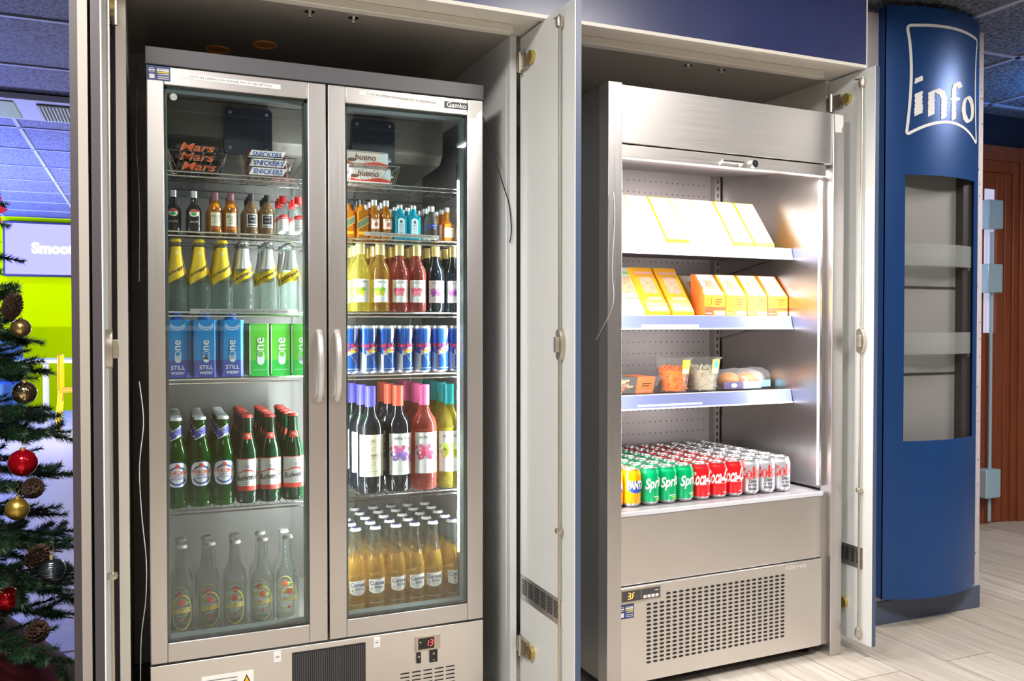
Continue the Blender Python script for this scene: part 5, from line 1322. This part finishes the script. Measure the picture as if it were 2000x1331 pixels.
# velvet skirt
b = MB(); n = 40; vs = []
for j, (r_, zz) in enumerate(((.05, .46), (.20, .40), (.42, .18), (.55, .03), (.60, .0))):
    for i in range(n):
        a = 2*PI*i/n; w_ = 1+.05*math.sin(5*a)*(j/4); vs.append((TX+r_*w_*math.cos(a), TY+r_*w_*math.sin(a), zz))
b.add(vs, [(j*n+i, j*n+(i+1) % n, (j+1)*n+(i+1) % n, (j+1)*n+i) for j in range(4) for i in range(n)])
tag(b.build('tree_skirt', M['skirt']), 'dark red velvet skirt around the foot of the tree', 'tree skirt')
b = MB().tube([(-.36, 2.28, .20), (-.345, 2.20, .13), (-.32, 2.13, .03)], .010, 8); tag(b.build('red_ribbon', M['red']), 'bright red ribbon lying over the dark tree skirt', 'ribbon')
def bauble(x, y, z, r, mat, label, ribs=False, loop=True):
    t = empty('bauble', (x, y, z), 0, label, 'bauble', 'baubles hanging on the tree')
    if ribs: b = MB().lathe([(max(.0004, r*math.sin(PI*i/40)*(1+.035*math.sin(i*1.9))), -r*.94*math.cos(PI*i/40)) for i in range(41)], 30)
    else: b = MB().ball((0, 0, 0), r, 0, 28)
    b.build('globe', mat, t, ang=60)
    b = MB().lathe([(r*.20, r*.90), (r*.22, r*1.12), (.0004, r*1.14)], 12); b.tube([(0, 0, r*1.1), (.003, 0, r*1.25), (0, 0, r*1.35), (-.003, 0, r*1.25), (0, 0, r*1.1)], .0007, 5)
    if loop: b.tube([(0, 0, r*1.3), (.006, 0, r*1.75), (.002, 0, r*2.1), (-.006, 0, r*1.75), (0, 0, r*1.3)], .0005, 4)
    b.build('hanging_cap', M['gold'], t)
C('mgold', (.72, .50, .10), .32, .85); C('sgold', (.62, .42, .16), .22, .9); C('mirror_gold', (.75, .55, .30), .06, 1); C('bred', (.55, .005, .015), .10, .6); C('gunm', (.22, .26, .30), .18, .95)
bauble(-.310, 2.60, 1.083, .0250, M['sgold'], 'small matt bronze gold bauble, highest on the tree')
bauble(-.298, 2.56, .914, .0300, M['mirror_gold'], 'mirror shiny gold bauble in the middle of the tree')
bauble(-.300, 2.53, .735, .0350, M['bred'], 'glossy red bauble just above the yellow gold one')
bauble(-.310, 2.50, .622, .0285, M['mgold'], 'matt yellow gold bauble below the red one')
bauble(-.234, 2.50, .458, .0330, M['gunm'], 'ribbed gunmetal grey bauble low on the tree', True)
bauble(-.335, 2.50, .395, .030, M['bred'], 'dark red bauble partly hidden low at the edge')
def cone(x, y, z, L, r, label, tilt):
    t = empty('pine_cone', (x, y, z), 0, label, 'pine cone', 'pine cones on the tree'); t.rotation_euler = tilt
    b = MB(); n = 90
    for i in range(n):
        f = i/n; a = i*2.39996; rr = r*math.sin(PI*(.12+.80*f))*.62; zz = L*(f-.5)
        m = Matrix.Rotation(a, 4, 'Z') @ Matrix.Translation((rr, 0, zz)) @ Matrix.Rotation(R(-35-20*f), 4, 'Y')
        w_ = .0065; b.add([m @ Vector(p) for p in ((0, -w_*.5, -.001), (0, w_*.5, -.001), (.012, w_*.8, 0), (.016, 0, .002), (.012, -w_*.8, 0), (.006, 0, .004))], [(0, 1, 5), (1, 2, 5), (2, 3, 5), (3, 4, 5), (4, 0, 5), (4, 3, 2, 1, 0)])
    b.ball((0, 0, 0), r*.42, 0, 10, L/r); b.build('scales', C('conebrown', (.075, .042, .03), .7), t, smooth=False)
cone(-.328, 2.58, 1.135, .060, .026, 'brown pine cone hanging above the bronze bauble', (.2, .3, 0))
cone(-.275, 2.50, .672, .060, .028, 'brown pine cone beside the red and gold baubles', (1.3, .6, 0))
cone(-.270, 2.50, .490, .062, .028, 'dark pine cone left of the gunmetal bauble', (.4, .5, 0))
cone(-.262, 2.44, .318, .062, .030, 'brown pine cone over the dark red skirt', (.9, .4, 0))
# red star flower at the left edge
t = empty('fabric_flower', (-.392, 2.66, 1.40), 0, 'red fabric flower on the tree at the left edge', 'decoration')
b = MB()
for i in range(8):
    a = 2*PI*i/8; u = Vector((math.cos(a), -.25, math.sin(a))); s_ = Vector((-math.sin(a), 0, math.cos(a)))*.014; b.add([Vector((0, 0, 0)), u*.025+s_, u*.050, u*.025-s_], [(0, 1, 2, 3)])
b.build('petals', C('petal', (.55, .01, .06)), t, smooth=False); MB().ball((0, -.008, 0), .007, 0, 10).build('centre', M['gold'], t)

# ================================================================= bar area in the distance
t = empty('wall_screen', (-1.02, 12.2, 1.72), 0, 'wide lilac screen with white lettering on the lime wall', 'screen'); O = (-1.02, 12.2, 1.72)
MB().box(-1.64, -.40, 12.20, 12.26, 1.70, 2.385).build('casing', M['bk'], t, O, bevel=.004)
b = MB().box(-1.615, -.425, 12.193, 12.20, 1.73, 2.36); b.build('display', emis('lit_screen', (.36, .36, .92), 1.15), t, O)
b = MB().mtext(flat(12.193), 'Smooth', -1.05, 2.06, None, .56, 0, .003, .06); b.build('display_text', emis('lit_text', (.95, .95, 1), 1.5), t, O)
MB().box(-1.2, -.8, 12.26, 12.30, 1.9, 2.2).build('wall_bracket', M['bk'], t, O)
t = empty('ceiling_air_unit', (-.45, 6.0, 2.40), 0, 'ceiling air conditioning unit with slatted grille above the bar', 'air conditioner'); O = (-.45, 6.0, 2.40)
MB().box(-.90, -.10, 5.72, 6.28, 2.405, 2.443).build('housing', C('acw', (.45, .47, .52)), t, O, bevel=.004)
b = MB().box(-.60, -.14, 5.80, 6.22, 2.398, 2.405, 0)
for k in range(24): b.box(-.595+k*.019, -.588+k*.019, 5.80, 6.22, 2.390, 2.398, 1)
b.build('grille', [M['bk'], C('acs', (.50, .52, .40))], t, O); MB().box(-.84, -.72, 5.78, 6.22, 2.398, 2.405).build('air_flap', C('olv', (.30, .36, .12)), t, O)
t = empty('bar_table', (-1.0, 10.3, 0), 0, 'white topped table in front of the lime wall', 'table'); O = (-1.0, 10.3, 0)
MB().box(-1.25, -.72, 10.0, 10.6, .70, .735).build('table_top', M['white'], t, O, bevel=.004); MB().lathe([(.22, 0), (.22, .012), (.03, .03), (.03, .70)], 20, (-1.0, 10.3, 0)).build('pedestal', M['acw'], t, O)
t = empty('cafe_chair', (-.62, 9.6, 0), 0, 'yellow chair beside the white topped bar table', 'chair'); O = (-.62, 9.6, 0)
MB().box(-.82, -.42, 9.45, 9.85, .43, .46).build('seat', M['yellow'], t, O, bevel=.01); MB().box(-.82, -.79, 9.45, 9.85, .46, .80).build('backrest', M['amber'], t, O, bevel=.01)
for x, y in ((-.80, 9.47), (-.44, 9.47), (-.80, 9.83), (-.44, 9.83)): MB().tube([(x+(-.04 if x < -.6 else .04), y, 0), (x, y, .44)], .016, 8).build('leg', M['yellow'], t, O)
t = empty('bench', (-1.50, 10.9, 0), 0, 'blue upholstered bench behind the tree', 'bench'); O = (-1.5, 10.9, 0)
MB().box(-1.9, -1.33, 10.7, 11.3, .06, .46).build('seat', M['teal'], t, O, bevel=.02); MB().box(-1.9, -1.33, 11.2, 11.35, .46, .98).build('backrest', M['teal'], t, O, bevel=.02)
t = empty('bar_table', (-1.7, 10.2, 0), 0, 'white topped table beside the blue bench seat', 'table'); O = (-1.7, 10.2, 0)
MB().box(-1.95, -1.42, 10.0, 10.5, .70, .735).build('table_top', M['white'], t, O, bevel=.004); MB().lathe([(.22, 0), (.22, .012), (.03, .03), (.03, .70)], 20, (-1.7, 10.25, 0)).build('pedestal', M['acw'], t, O)
# pale rug-like floor area of the bar
MB().box(-7, -.2, 3.2, 12.3, 0, .003).build('trim_2', pbr('pale_lilac_floor', (.52, .49, .56), .35), smooth=False)['kind'] = 'structure'
# things behind the viewer that the glass and steel mirror
t = empty('reception_counter', (1.2, -2.9, 0), 0, 'reception counter hung with warm fairy lights behind the viewer', 'counter'); O = (1.2, -2.9, 0)
MB().box(-.6, 3.0, -3.2, -2.6, 0, 1.05).build('counter_body', C('oakish', (.42, .30, .18)), t, O); MB().box(-.65, 3.05, -3.25, -2.5, 1.05, 1.09).build('counter_top', M['white'], t, O)
b = MB()
for k in range(150): b.ball((-.5+k*.023, -2.612, .72+.03*math.sin(k*1.7)+random.uniform(-.015, .015)), .0075, 0, 6)
b.build('fairy_lights', emis('warm_bulbs', (1, .40, .08), 35), t, O)['kind'] = 'stuff'
MB().box(-1.5, -.9, -3.4, -3.2, 0, 2.45).build('trim_3', M['lime'], smooth=False)['kind'] = 'structure'
